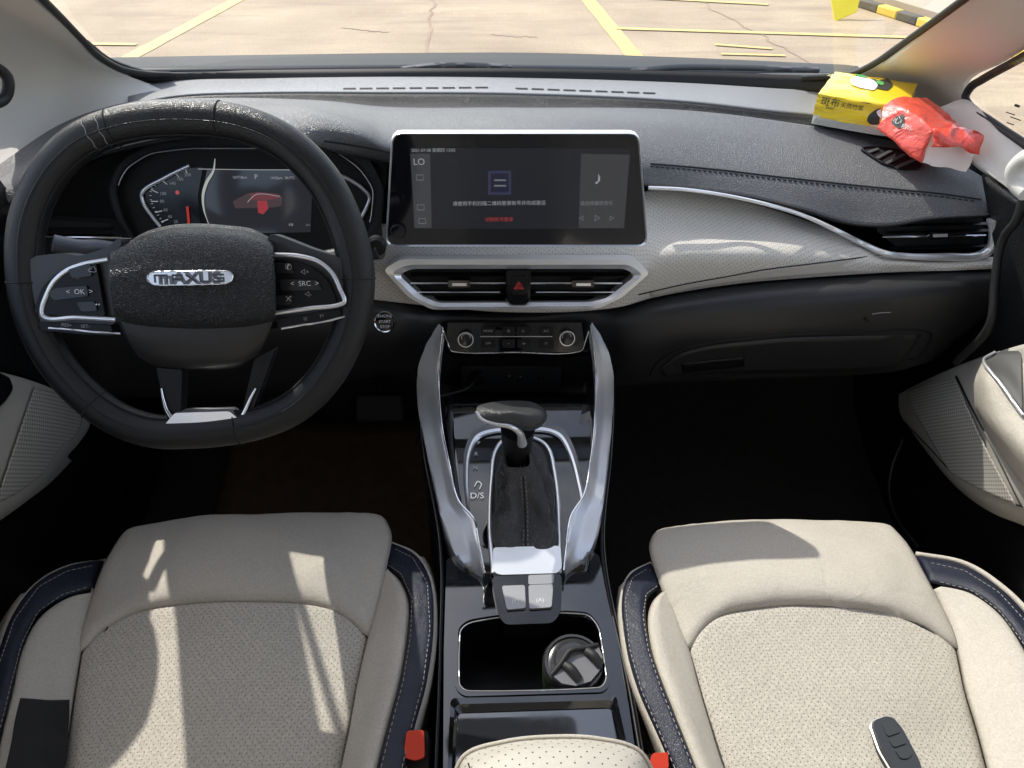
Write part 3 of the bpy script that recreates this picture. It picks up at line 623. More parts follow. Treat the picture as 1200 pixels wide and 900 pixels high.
loft('glove_box_handle', [[on('low', x, y, .003) for x, y in r] for r in ([(798, 425), (830, 421), (872, 417)], [(800, 435), (832, 432), (872, 428)])], m_dark, dash, 16, 5, .003)
tube('scuff_mark', [on('low', x, y, .0002) for x, y in [(1022, 368), (1032, 366.5), (1044, 366)]], .0007, m_print_g, dash, n=8, seg=5)
# start button
fs = F(on('low', 451, 377, .001), (.0, -.92, .4))
sb_ = lathe('start_button', fs.P(451, 377), fs.n, [(.0165, -.006), (.0165, .003), (.0155, .0045), (.0142, .0035), (.0138, .002)], m_chrome, dash)
lathe('button_face', fs.P(451, 377), fs.n, [(.0138, -.002), (.0138, .0028), (.0128, .0036), (.001, .0038)], m_gloss, sb_)
for t_, y_ in (('ENGINE', 370.5), ('START', 377), ('STOP', 383)):
    text('lettering', fs, 451, y_, t_, .0041, .0062, m_print, sb_, 0)
# ---- climate panel
fk = tiltF(605, 396, 1.0, 20)
kp = plate('climate_panel', fk, rnd([(519, 378), (691, 378), (682, 413), (528, 413)], 4), -.03, 0, m_gloss, dash)
tube('bright_edge', [fk.P(x, y, .001) for x, y in ((519, 387), (524, 400), (529, 411), (535, 412.5), (605, 413), (676, 412.5), (682, 410), (686, 400), (690, 388))], .0013, m_chrome, kp, n=120, seg=6)
tube('bright_line', [fk.P(563, 394.5, .0012), fk.P(647, 394.5, .0012)], .0008, m_chrome, kp, n=6, seg=6)
for xc, yc in ((546, 396), (664, 394.5)):
    kn = lathe('knob', fk.P(xc, yc), fk.n, [(.0130, 0), (.0130, .010), (.0122, .012), (.0108, .012), (.0104, .010), (.0100, .0095)], m_chrome, kp)
    lathe('knob_face', fk.P(xc, yc), fk.n, [(.0103, .002), (.0103, .0105), (.001, .0108)], m_gloss, kn)
    bm = bmesh.new()
    tube_bm(bm, [fk.P(xc, yc, .0112) + (fk.r * math.cos(a) + fk.u * math.sin(a)) * .0068 for a in [R(200 - 12 * q) for q in range(18)]], .0004, seg=4); obj('knob_mark', bm, m_print, kn, 0)
for xc, yc, w_, t_ in ((572, 388, 17, 'MODE'), (596, 388, 15, '❄'), (613, 388, 15, '⌂'), (640, 388, 17, 'A/C'), (572, 402.5, 17, 'OFF'), (596, 402.5, 15, '~'), (614, 402.5, 15, '↔'), (640, 402.5, 17, '⇄')):
    k_ = plate('button', fk, rnd([(xc - w_ / 2, yc - 5), (xc + w_ / 2, yc - 5), (xc + w_ / 2, yc + 5), (xc - w_ / 2, yc + 5)], 1.5), 0, .0012, m_dark, kp, bv=.0004)
    text('button_mark', fk, xc, yc, t_, .0016, .0052, m_print_g, k_, 0)
# ---- touchscreen
fsn = tiltF(605, 225, .975, 10)
sc_ = plate('touchscreen', fsn, rnd([(460, 157), (748, 157), (759, 288), (452, 288)], 9), -.012, 0, m_screen, dash, bv=.002)
ring_plate('screen_frame', fsn, [(459, 154.5), (749, 154.5), (760, 289), (451, 289)], [(461, 157.5), (747, 157.5), (757.5, 287), (453.5, 287)], -.014, .001, .000, m_silver, sc_, rr=10)
plate('display', fsn, [(480, 173), (739, 174), (732, 268), (485, 268)], .0002, .0006, e_disp, sc_, bv=0)
plate('sidebar', fsn, [(481, 180), (504, 180), (506, 267), (486, 267)], .0007, .0009, e_side, sc_, bv=0)
plate('music_card', fsn, [(681, 180), (738, 181), (731, 267), (678, 267)], .0007, .0009, e_pan, sc_, bv=0)
plate('code_frame', fsn, [(572, 200), (599, 200), (599, 228), (572, 228)], .0007, .0009, emis('code_frame', (.03, .034, .07), 1), sc_, bv=0)
plate('code_plate', fsn, [(575, 203), (596, 203), (596, 225), (575, 225)], .001, .0012, emis('code_plate', (.012, .012, .03), 1), sc_, bv=0)
for y_, w_ in ((211, 7), (217.5, 7)): plate('code_line', fsn, [(586 - w_, y_ - 1), (586 + w_, y_ - 1), (586 + w_, y_ + .8), (586 - w_, y_ + .8)], .0013, .0015, e_dim, sc_, bv=0)
text('screen_text', fsn, 585, 238.5, '请使用手机扫描二维码登录账号并完成激活', .0014, .0066, e_txt, sc_, 0)
text('screen_text', fsn, 585, 257.5, '切换账号登录', .0014, .0064, e_red, sc_, 0)
text('screen_text', fsn, 482, 176.5, '2021-07-08 星期四 13:02', .0014, .0055, e_txt, sc_, 0, align='LEFT')
text('screen_text', fsn, 491, 190, 'LO', .0014, .012, e_txt, sc_, 0)
text('screen_text', fsn, 699, 238.5, '请选择播放音乐', .0014, .0064, e_dim, sc_, 0)
text('screen_text', fsn, 701, 210, '♪', .0014, .021, e_txt, sc_, 0)
text('screen_text', fsn, 681, 256, '◁', .0014, .008, e_dim, sc_, 0); text('screen_text', fsn, 700, 256, '▷', .0014, .010, e_dim, sc_, 0); text('screen_text', fsn, 717, 256, '▷', .0014, .008, e_dim, sc_, 0)
bm = bmesh.new()
for x, y in ((492, 208), (493, 243), (495, 259)): tube_bm(bm, [fsn.P(x - 4, y - 3, .0013), fsn.P(x + 4, y - 3, .0013), fsn.P(x + 4, y + 3, .0013), fsn.P(x - 4, y + 3, .0013)], .0005, closed=True, seg=4)
obj('screen_icons', bm, e_dim, sc_, 0)
lathe('volume_knob', fsn.P(467, 270), fsn.n, [(.0105, -.002), (.0105, .006), (.0092, .008), (.001, .008)], m_gloss, sc_)
# ---- instrument cluster
fi = tiltF(300, 225, 1.04, 18)
ic = plate('instrument_cluster', fi, rnd([(140, 222), (152, 198), (178, 180), (222, 172), (390, 172), (424, 196), (440, 222), (436, 262), (400, 300), (180, 300), (150, 262)], 14), -.02, 0, m_void, dash, bv=0)
loft('cluster_hood', [[fi.P(x, y, 0) for x, y in rnd([(138, 224), (150, 198), (178, 181), (224, 175), (385, 175), (420, 198), (437, 224), (430, 268), (400, 300), (180, 300), (150, 262)], 12, 4)],
                      [fi.P(x, y, .02) for x, y in rnd([(133, 222), (146, 196), (175, 178), (222, 172), (390, 172), (424, 195), (441, 222), (436, 268), (402, 305), (176, 305), (146, 264)], 12, 4)],
                      [fi.P(x, y, .022) for x, y in rnd([(125, 222), (138, 190), (170, 170), (222, 160), (390, 160), (432, 185), (450, 222), (446, 270), (408, 320), (170, 320), (138, 266)], 12, 4)]], m_black, ic, 100, 10, .003, closed=True)
loft('cluster_surround', [[U(x, y, Y=1.02) for x, y in ((-60, 262), (0, 240), (60, 205), (125, 172), (225, 150), (395, 180), (440, 215))], [U(x, y, Y=1.035) for x, y in ((-60, 275), (0, 262), (60, 240), (125, 225), (225, 200), (400, 215), (445, 240))],
                          [U(x, y, Y=1.02) for x, y in ((-60, 300), (0, 295), (60, 292), (125, 290), (225, 300), (400, 295), (445, 290))], [U(x, y, Y=1.015) for x, y in ((-60, 345), (0, 345), (60, 346), (125, 348), (225, 350), (400, 352), (445, 356))]],
     m_black, dash, 60, 30, .003, key='surr', fn=lambda u, v, p: -.03)
tube('gauge_arc', [fi.P(x, y, .004) for x, y in ((222, 194), (205, 202), (188, 211), (172, 220), (166, 227), (168, 238), (177, 252), (188, 266))], .0028, m_silver, ic, n=60, seg=8)
tube('gauge_arc', [fi.P(x, y, .004) for x, y in ((396, 204), (412, 212), (426, 222), (433, 231), (430, 242), (421, 258), (412, 270))], .0028, m_silver, ic, n=60, seg=8)
plate('gauge_face', fi, [(222, 197), (190, 214), (170, 226), (171, 238), (190, 266), (236, 270), (232, 230), (238, 196)], .0005, .001, plain('gauge_black', (.008, .008, .009), .2), ic, bv=0)
bm = bmesh.new()
for (xa, ya), (xb, yb) in (((217, 197), (219, 203)), ((205, 202), (210, 208)), ((189, 211), (196, 216)), ((177, 222), (185, 226)), ((177, 236), (185, 236)), ((182, 249), (190, 247)), ((189, 260), (197, 257))):
    tube_bm(bm, [fi.P(xa, ya, .002), fi.P(xb, yb, .002)], .0007, seg=4)
for k in range(20):
    t = k / 19
    p = cr([fi.P(x, y, .002) for x, y in ((217, 197), (205, 202), (189, 211), (176, 222), (176, 236), (182, 249), (190, 261))], 20)[k]
    c = fi.P(225, 235, .002); tube_bm(bm, [p, p + (c - p).normalized() * .003], .0004, seg=4)
obj('gauge_ticks', bm, e_txt, ic, 0)
for x, y, s_ in ((220, 205, '200'), (211, 210, '160'), (202, 215, '140'), (191, 227, '100'), (190, 236, '80'), (194, 246, '60'), (199, 254, '40'), (206, 260, '20')): text('gauge_number', fi, x, y, s_, .002, .0062, e_dim, ic, 0)
bm = bmesh.new(); tube_bm(bm, [fi.P(219.5, 242, .004), fi.P(221.5, 264, .004)], .0018, seg=5); obj('gauge_needle', bm, e_red, ic, 0)
bm = bmesh.new(); lathe_bm(bm, fi.P(208, 225.5, .002), fi.n, [(.003, 0), (.003, .0004)], 10); obj('warning_lamp', bm, e_red, ic, 0)
plate('cluster_display', fi, [(243, 199), (346, 199), (366, 222), (364, 272), (245, 274), (237, 228)], .0005, .0012, e_clus, ic, bv=0)
tube('display_glow_edge', [fi.P(x, y, .003) for x, y in ((252, 186), (250, 200), (242, 214), (238, 228), (239, 246), (245, 264))], lambda t: .0008 + .0024 * math.sin(math.pi * min(1, t * 1.1)), e_glow, ic, n=40, seg=8, flat=.3)
tube('display_line', [fi.P(232, 198, .003), fi.P(300, 199, .003), fi.P(345, 199, .003)], .0006, e_txt, ic, n=10, seg=5)
text('display_text', fi, 281, 208, '1077.8km', .002, .0052, e_txt, ic, 0); text('display_text', fi, 300, 207.5, 'P', .002, .0095, e_txt, ic, 0); text('display_text', fi, 331, 208.5, '14:02pm  28.0℃', .002, .005, e_txt, ic, 0)
plate('car_picture', fi, [(273, 236), (282, 231), (292, 226), (302, 226), (328, 228), (331, 232), (330, 241), (322, 243), (276, 244)], .0013, .0016, emis('car_picture_grey', (.07, .05, .055), 1), ic, bv=0)
plate('car_picture', fi, [(293, 227), (302, 225), (324, 227), (330, 231), (318, 234), (296, 234)], .0017, .002, emis('car_picture_pink', (.16, .05, .06), 1), ic, bv=0)
plate('car_picture', fi, [(302, 235), (313, 235), (315, 244), (309, 251), (303, 249)], .0021, .0024, emis('car_picture_red', (.34, .045, .06), 1), ic, bv=0)
tube('car_picture_line', [fi.P(290, 237, .0024), fi.P(300, 228, .0024), fi.P(328, 230, .0024)], .0005, e_txt, ic, n=12, seg=4)
text('display_text', fi, 341, 263.5, '◖■', .002, .005, e_dim, ic, 0); text('display_text', fi, 361, 263.5, 'km', .002, .005, e_dim, ic, 0)
tube('cluster_edge_line', [fi.P(x, y, .021) for x, y in rnd([(136, 222), (148, 197), (176, 179.5), (222, 174), (300, 174), (388, 174), (421, 197), (438, 222), (433, 266)], 10, 4)[3:-3]], .0007, m_silver, ic, n=90, seg=5)
# ---- left vent
fl = tiltF(105, 272, .985, 8)
lv = plate('side_vent', fl, rnd([(-40, 262), (60, 258), (128, 262), (145, 282), (150, 298), (-40, 300)], 6), -.02, .0, m_void, dash, bv=0)
for yy in (268, 276): bm = bmesh.new(); tube_bm(bm, [fl.P(-40, yy, .003), fl.P(132, yy, .003)], .005, seg=6, flat=.2, ref=Vector((0, 0, 1))); obj('slat', bm, m_dark, lv)
bm = bmesh.new(); tube_bm(bm, [fl.P(-40, 277, .008), fl.P(143, 279, .008)], .0016, seg=6); obj('bright_slat', bm, m_chrome, lv)
loft('beige_trim', [[U(x, y, Y=.995) for x, y in ((-40, 238), (0, 232), (26, 226))], [U(x, y, Y=.985) for x, y in ((-40, 256), (0, 253), (22, 250))]], m_beige_dash, dash, 10, 5, .004)
loft('beige_trim', [[U(x, y, Y=.975) for x, y in ((-40, 306), (0, 306), (26, 304))], [U(x, y, Y=.975) for x, y in ((-40, 328), (0, 328), (28, 330))]], m_beige_dash, dash, 10, 5, .004)
tube('bright_strip', [U(x, y, Y=.975) for x, y in ((-50, 292), (-10, 292), (12, 298), (30, 302))], .006, m_silver, dash, n=16)
# ---------------------------------------------------------------- steering wheel
WC = U(224, 325, Y=.71); fw = F(WC, (0, -math.cos(R(27)), math.sin(R(27))))
sw = thing('steering_wheel', WC, 'black leather steering wheel with flat bottom and silver trimmed spokes', 'steering wheel')
rp = [(225, 139), (285, 146), (335, 168), (378, 210), (404, 260), (418, 315), (416, 360), (401, 408), (375, 450), (340, 480), (300, 496), (262, 503), (225, 506), (180, 505), (140, 492), (100, 464), (62, 420), (37, 365), (29, 310), (34, 255), (58, 203), (98, 164), (155, 144)]
def rimr(t): return .0178 + .0022 * math.sin(2 * math.pi * t - .6) * (1 if True else 0)
rimP = [fw.P(x, y) for x, y in rp]
bm = bmesh.new(); tube_bm(bm, rimP, lambda t: .0185 - .002 * math.cos(2 * math.pi * t) * 0, True, 160, 20, ref=fw.n, flat=.92)
rim = obj('rim', bm, m_rim, sw, 60); BV['rim'] = None
RC = cr(rimP, 160, True); ctr = sum(RC, Vector()) / 160
def rimpath(angle, r=.0190, n=160, a0=0, a1=1):
    out = []
    for k in range(int(n * a0), int(n * a1) + 1):
        p = RC[k % n]; t = (RC[(k + 1) % n] - RC[(k - 1) % n]).normalized(); inn = fw.n.cross(t); inn = inn if inn.dot(ctr - p) > 0 else -inn
        out.append(p + (fw.n * math.cos(R(angle)) + inn * math.sin(R(angle))) * r)
    return out
bm = bmesh.new(); tube_bm(bm, rimpath(62)[:-1], .0009, True, seg=5); obj('rim_seam', bm, m_thread_d, sw)
bm = bmesh.new(); tube_bm(bm, rimpath(10)[:-1], .0006, True, seg=5); obj('rim_seam', bm, m_rim, sw)
for k in (4, 38, 72, 96, 118, 148):    # cross seams of the leather cover
    p = RC[k]; t = (RC[(k + 1) % 160] - RC[k - 1]).normalized(); inn = fw.n.cross(t)
    bm = bmesh.new(); tube_bm(bm, [p + (fw.n * .92 * math.cos(a) + inn * math.sin(a)) * .0187 for a in [2 * math.pi * q / 30 for q in range(30)]], .0009, True, seg=5); obj('cross_seam', bm, m_thread_d, sw)
for dk, rr_ in ((145.5, 1), (147.5, 1)):
    k = int(dk); p = RC[k]; t = (RC[(k + 1) % 160] - RC[k - 1]).normalized(); inn = fw.n.cross(t)
    bm = bmesh.new(); tube_bm(bm, [p + t * (.0008 * math.sin(a * 9)) + (fw.n * .92 * math.cos(a) + inn * math.sin(a)) * .0187 for a in [R(-70 + 7 * q) for q in range(18)]], .0004, False, seg=4); obj('worn_crease', bm, m_print_g, sw)
# hub (airbag cover): lofted shield
def hubrow(l, h): return [fw.P(x, y, hh if isinstance(hh, float) else h) for x, y, hh in [(q[0], q[1], q[2] if len(q) > 2 else None) for q in l]]
hub = loft('airbag_cover', [hubrow([(142, 290), (170, 272), (200, 264), (233, 262), (265, 264), (295, 268), (316, 278)], -.008),
                            hubrow([(130, 297), (165, 285), (200, 277), (233, 275), (268, 277), (300, 282), (320, 289)], .026),
                            hubrow([(128, 318), (165, 308), (200, 304), (233, 302), (268, 304), (300, 308), (321, 314)], .044),
                            hubrow([(130, 345), (165, 345), (200, 345), (233, 345), (268, 345), (300, 345), (322, 345)], .046),
                            hubrow([(134, 368), (165, 373), (200, 375), (233, 376), (268, 375), (300, 373), (322, 370)], .040),
                            hubrow([(138, 378), (165, 384), (200, 387), (233, 388), (268, 387), (298, 384), (320, 378)], .026)], m_hub, sw, 50, 40, .004, key='hub', linu=False)
loft('lower_hub', [hubrow([(138, 374), (165, 378), (200, 380), (233, 381), (268, 380), (298, 378), (320, 374)], .030),
                   hubrow([(147, 395), (170, 402), (200, 405), (233, 406), (265, 405), (295, 400), (315, 390)], .027),
                   hubrow([(160, 415), (180, 424), (205, 428), (233, 429), (260, 428), (285, 424), (305, 412)], .018),
                   hubrow([(166, 420), (185, 430), (210, 433), (233, 433), (257, 433), (280, 430), (300, 418)], -.01)], m_lower, sw, 40, 20, .004)
# badge
fb = F(on('hub', 222, 326, .0005), fw.n)
hn = (on('hub', 215, 320) - on('hub', 215, 332)); 
fb = F(on('hub', 222, 326, .001), Vector((1, 0, 0)).cross(hn.normalized()) if Vector((1, 0, 0)).cross(hn.normalized()).y < 0 else -Vector((1, 0, 0)).cross(hn.normalized()))
bd = plate('badge', fb, rnd([(173, 322), (179, 318.5), (267, 317.5), (273, 321), (273, 328), (267, 332.5), (181, 334.5), (173.5, 330.5)], 4), -.006, .0022, m_silver, sw, bv=.001)
GL = {'M': [[(0, 0), (0, 1), (1.3, 1), (1.3, 0)], [(.65, 1), (.65, 0)]], 'A': [[(0, 0), (0, 1), (1, 1), (1, 0)], [(0, .42), (1, .42)]], 'X': [[(0, 0), (1, 1)], [(0, 1), (1, 0)]],
      'U': [[(0, 1), (0, 0), (1, 0), (1, 1)]], 'S': [[(1, 1), (0, 1), (0, .5), (1, .5), (1, 0), (0, 0)]]}
m_letter = plain('badge_letters', (.10, .105, .115), .35, metal=.6)
xw = -.0330
for ch in 'MAXUS':
    bm = bmesh.new(); W_ = .0090; H_ = .0064
    cx0, cy0 = fb.loc(222.5, 326)
    for st_ in GL[ch]:
        for (xa, ya), (xb, yb) in zip(st_, st_[1:]):
            a_ = fb.L(cx0 + xw + xa * W_, cy0 + (ya - .5) * H_, .0026); b_ = fb.L(cx0 + xw + xb * W_, cy0 + (yb - .5) * H_, .0026)
            d_ = (b_ - a_).normalized() * .0006; tube_bm(bm, [a_ - d_, b_ + d_], .0009, seg=4, flat=.6, ref=fb.n)
    obj('badge_letter', bm, m_letter, bd, 0); xw += (1.3 if ch == 'M' else 1) * W_ + (.0056 if ch == 'M' else .0044)
tube('badge_rim', [fb.P(x, y, .0022) for x, y in rnd([(173, 322), (179, 318.5), (267, 317.5), (273, 321), (273, 328), (267, 332.5), (181, 334.5), (173.5, 330.5)], 4)], .0007, m_chrome, bd, closed=True, n=70, seg=6)
m_shadowletter = plain('badge_letter_shade', (.18, .18, .19), .4, metal=.8)  # darker tone painted as shade around the badge letters
text('badge_lettering_shade', fb, 222.6, 326.6, 'mAXUS', .0022, .0150, m_shadowletter, bd, .0003, sx=1.22, bold=.0009)
# spokes
m_btn = plain('wheel_button', (.02, .021, .023), .28)
m_spk = plain('spoke_plastic', (.045, .047, .052), .4, bump=.15, bscale=800)
def spoke(side):
    if side < 0:
        cover = [(30, 330), (44, 300), (80, 296), (100, 300), (130, 291), (150, 275), (146, 300), (142, 380), (60, 384), (40, 372)]
        pod = [(55, 352), (62, 334), (78, 319), (100, 310), (123, 305), (129, 340), (134, 369), (90, 367), (52, 365)]
        trimp = [(127, 304), (100, 309), (80, 316), (64, 329), (55, 345), (49, 366), (51, 371), (90, 372), (136, 374.5)]
        low = [(55, 376), (138, 379), (142, 391), (100, 389), (58, 385)]; lowl = [(57, 384.5), (80, 386), (110, 389), (141, 391)]
        btn = [([(92, 315), (118, 307), (120, 322), (98, 325)], '☁', (108, 316)), ([(70, 342), (78, 336), (114, 333), (116, 345), (76, 350)], '<  OK  >', (93, 342)), ([(102, 352), (123, 351), (126, 362), (108, 363)], '◂◂', (114, 357))]
        ex = [('^', 91, 327), ('v', 92, 357)]
        lows_ = [(78, 381, 'RES+'), (100, 382.5, 'SET-'), (122, 385, '')]
    else:
        cover = [(418, 330), (412, 308), (398, 300), (370, 292), (340, 280), (318, 272), (316, 300), (318, 376), (395, 372), (412, 365)]
        pod = [(326, 303), (352, 305), (372, 313), (388, 326), (396, 343), (399, 354), (370, 358), (324, 363)]
        trimp = [(322, 298.5), (350, 300), (374, 307), (389, 320), (398, 338), (403.5, 354), (398, 357), (365, 361), (321, 367)]
        low = [(330, 372), (402, 360), (404, 370), (365, 377), (330, 386)]; lowl = [(330, 385), (350, 381.5), (380, 377), (404, 371)]
        btn = [([(328, 307), (346, 309), (351, 319), (331, 319)], '✆', (338, 313)), ([(334, 326), (376, 327), (383, 338), (336, 339)], '<  SRC  >', (357, 332.5)), ([(328, 345), (350, 344), (346, 355), (327, 356)], '✕', (338, 350))]
        ex = [('◁+', 357, 319), ('◁-', 361, 345)]
        lows_ = [(358, 374, '☼'), (377, 370.5, 'M')]
    sp = plate('spoke', fw, rnd(cover, 10), -.012, .012, m_spk, sw, bv=.004)
    plate('control_pod', fw, rnd(pod, 5), .010, .019, m_dark, sp, bv=.0015)
    tube('silver_trim', [fw.P(x, y, .019) for x, y in trimp], .0024, m_silver, sp, n=90, seg=8)
    for o_, t_, c_ in btn:
        b_ = plate('button', fw, rnd(o_, 3), .019, .0215, m_btn, sp, bv=.0008)
        text('button_mark', fw, c_[0], c_[1], t_, .0222, .0072, m_print, sp, 0)
    for t_, x, y in ex: text('button_mark', fw, x, y, t_, .0195, .0062, m_print_g, sp, 0)
    plate('lower_buttons', fw, rnd(low, 2), .0, .016, m_dark, sp, bv=.001)
    tube('silver_line', [fw.P(x, y, .016) for x, y in lowl], .0012, m_silver, sp, n=24, seg=6)
    for x, y, t_ in lows_:
        if t_: text('button_mark', fw, x, y, t_, .0165, .005, m_print_g, sp, 0, rot=-3 if side < 0 else 9)
    return sp
spoke(-1); spoke(1)
for (x0, y0, x1, y1, x2, y2, x3, y3) in ((186, 430, 216, 432, 214, 490, 200, 498), (300, 420, 324, 408, 298, 480, 282, 496)):
    plate('lower_spoke', fw, rnd([(x0, y0), (x1, y1), (x2, y2), (x3, y3)], 3), -.012, .006, m_dark, sw, bv=.003)
for pth in (((189, 455), (191, 466), (196, 482), (203, 492)), ((300, 455), (294, 466), (287, 482), (283, 490))):
    tube('bright_corner', [fw.P(x, y, .008) for x, y in pth], lambda t: .0012 + .0022 * t, m_chrome, sw, n=16, seg=6)
plate('silver_insert', fw, rnd([(198, 495), (210, 481), (273, 479), (285, 489), (270, 493)], 3), -.01, .012, m_silver, sw, bv=.0015)
# column and stalks
tube('column', [WC + Vector((0, .02, -.035)), WC + Vector((0, .15, -.11)), WC + Vector((0, .34, -.22))], lambda t: .048 + .006 * t, m_dark, sw, n=12, seg=24)
tube('indicator_stalk', [U(62, 285, Y=.83), U(90, 290, Y=.84), U(118, 290, Y=.86), U(170, 300, Y=.88)], lambda t: .0105 - .002 * t, plain('stalk_grey', (.09, .095, .11), .4, bump=.3, bscale=500), sw, n=24, seg=14)
tube('wiper_stalk', [U(446, 292, Y=.86), U(430, 294, Y=.865), U(400, 300, Y=.87), U(340, 310, Y=.88)], lambda t: .0125 - .003 * t, plain('stalk_black', (.03, .03, .032), .4, bump=.3, bscale=500), sw, n=24, seg=14)
lathe('stalk_end', U(441, 289, Y=.855), Vector((.1, -1, .2)), [(.012, -.01), (.012, 0), (.009, .003), (.001, .0035)], m_dark, sw)
# ---------------------------------------------------------------- centre console
con = thing('center_console', (0, .6, .02), 'glossy black centre console with silver side rails, gear gate and cup holder', 'console')
pA = U(615, 465, Y=.94); pB = U(625, 672, Z=.405); v_ = (pA - pB)
fcs = F(pB, Vector((1, 0, 0)).cross(v_.normalized()))      # sloping deck
fct = F(pB + Vector((0, 0, 0)), (0, 0, 1))                # flat deck, z .405
def csd(px, py, h=0): return fcs.P(px, py, h)
# niche
loft('storage_niche', [rows('Y', [(524, 412, 1.0), (605, 412, 1.0), (690, 412, 1.0)]), rows('Y', [(530, 425, 1.05), (605, 425, 1.06), (688, 425, 1.05)]), rows('Y', [(532, 460, 1.04), (605, 462, 1.05), (690, 460, 1.04)]), [csd(524, 474, .001), csd(605, 474, .001), csd(698, 474, .001)]], m_dark, con, 20, 16, .003)
fn_ = tiltF(600, 444, 1.035, 5)
pt = plate('port_panel', fn_, rnd([(540, 428), (658, 428), (656, 457), (542, 457)], 3), -.01, .004, m_lower, con)
sk = lathe('power_socket', fn_.P(560, 441, .004), fn_.n, [(.0125, 0), (.0125, .012), (.011, .014), (.001, .014)], m_dark, pt)
for x in (597, 610, 634): plate('usb_port', fn_, [(x - 5, 439), (x + 5, 439), (x + 5, 443), (x - 5, 443)], .004, .0046, m_void, pt, bv=0); text('port_mark', fn_, x, 441, '↯' if x > 600 else 'Ψ', .005, .0065, m_print_g, pt, 0)
cb = tube('charging_cable', [fn_.P(560, 441, .02), U(548, 455, Y=.97), U(530, 461, Y=.95), U(512, 466, Y=.93), U(500, 474, Y=.92), U(494, 490, Y=.93), U(488, 520, Y=1.0)], .0018, m_rubber, None, n=50, seg=8)
tag(cb, 'thin black cable trailing from the socket over the left silver rail', 'cable')
# sloping deck and flat deck
gate_o = [(548, 560), (548, 530), (556, 509), (580, 500), (600, 499), (640, 499), (660, 504), (672, 520), (679, 560), (684, 590), (664, 640), (658, 668), (578, 668), (566, 620)]
loft('sloping_deck', [[csd(520, 466), csd(605, 466), csd(700, 466)], [csd(530, 560), csd(612, 560), csd(700, 560)], [csd(545, 672), csd(620, 672), csd(690, 672)]], m_deck, con, 20, 20, .006, key='deck')
gO = [(560, 655), (549, 610), (543, 560), (546, 522), (556, 504), (576, 497), (606, 495), (642, 496), (660, 503), (671, 520), (682, 560), (687, 600), (672, 655)]
gI = [(564, 655), (553, 610), (549, 562), (553, 528), (562, 514), (580, 508), (606, 507), (640, 507), (653, 512), (663, 526), (675, 562), (681, 600), (668, 655)]
gM = [((a[0] + b[0]) / 2, (a[1] + b[1]) / 2) for a, b in zip(gO, gI)]
loft('gate_frame', [[csd(x, y, .0) for x, y in gO], [csd(x, y, .006) for x, y in gM], [csd(x, y, .0045) for x, y in gI], [csd(x, y, -.001) for x, y in gI]], m_silver, con, 120, 7, 0, linv=True, smooth=25)
# boot surround
bso = [(578, 672), (574, 620), (576, 560), (580, 530), (590, 516), (604, 513), (624, 513), (640, 522), (650, 555), (655, 620), (656, 672)]
tube('boot_frame', [csd(x, y, .010) for x, y in bso], .0032, m_silver, con, n=120, seg=10)
plate('boot_plinth', fcs, rnd(bso, 4), -.002, .008, m_dark, con)
plate('front_plate', fcs, rnd([(578, 648), (656, 646), (658, 672), (652, 678), (586, 680), (578, 676)], 4), .0, .016, m_silver, con, bv=.003, seg=3)
# shift markings
m_glow = emis('added_glow_mark', (.55, .56, .58), .8, base=(.7, .7, .7), rough=.4)  # slight glow added so the marks read white in the shade
for t_, x, y, s_ in (('D/S', 559, 581, .0135),): text('gate_mark', fcs, x, y, t_, .003, s_, m_glow, con, 0)
tube('gate_mark', [csd(x, y, .003) for x, y in ((556, 570), (560, 564), (564, 567), (562, 573))], .0008, m_glow, con, n=16, seg=4)
text('gate_mark', fcs, 557, 548, 'N', .003, .009, m_print, con, 0); text('gate_mark', fcs, 558, 532, 'R', .003, .009, m_print, con, 0); text('gate_mark', fcs, 561, 519, 'P', .003, .009, m_print, con, 0)
# side rails
m_rail = plain('rail_silver', (.82, .83, .85), .33, metal=.6)
def rlp(x, y, h):
    return csd(x, y, h) if y >= 470 else U(x, y, Y=csd(x, 470, h).y + (470 - y) / 90 * .04)
def rail(out, inn, h=.022):
    O = cr([rlp(x, y, h * .3) for x, y in out], 60); I = cr([rlp(x, y, h) for x, y in inn], 60)
    bot = [p + Vector((0, 0, -.05)) for p in O]; ib = [p - fcs.n * (h + .005) for p in I]
    mid = [a * .45 + b * .55 - fcs.n * .001 for a, b in zip(O, I)]
    edge = [a * .08 + b * .92 + fcs.n * .0015 for a, b in zip(O, I)]
    r_ = loft('side_rail', [bot, O, mid, edge, I, ib], m_rail, con, 60, 31, 0, linv=True, smooth=18)
    tube('rail_edge', [p + fcs.n * .001 for p in I], .0013, m_chrome, r_, n=80, seg=6)
rail([(514, 379), (500, 402), (490, 430), (489, 470), (498, 520), (510, 575), (521, 620), (538, 655), (566, 674)], [(519, 384), (516, 410), (514, 440), (517, 490), (527, 545), (538, 588), (555, 608), (561, 635), (568, 672)])
rail([(694, 377), (708, 400), (718, 430), (719, 470), (714, 530), (707, 590), (699, 630), (686, 652), (662, 671)], [(692, 382), (696, 410), (698, 440), (697, 490), (691, 545), (684, 580), (669, 605), (664, 635), (661, 669)])
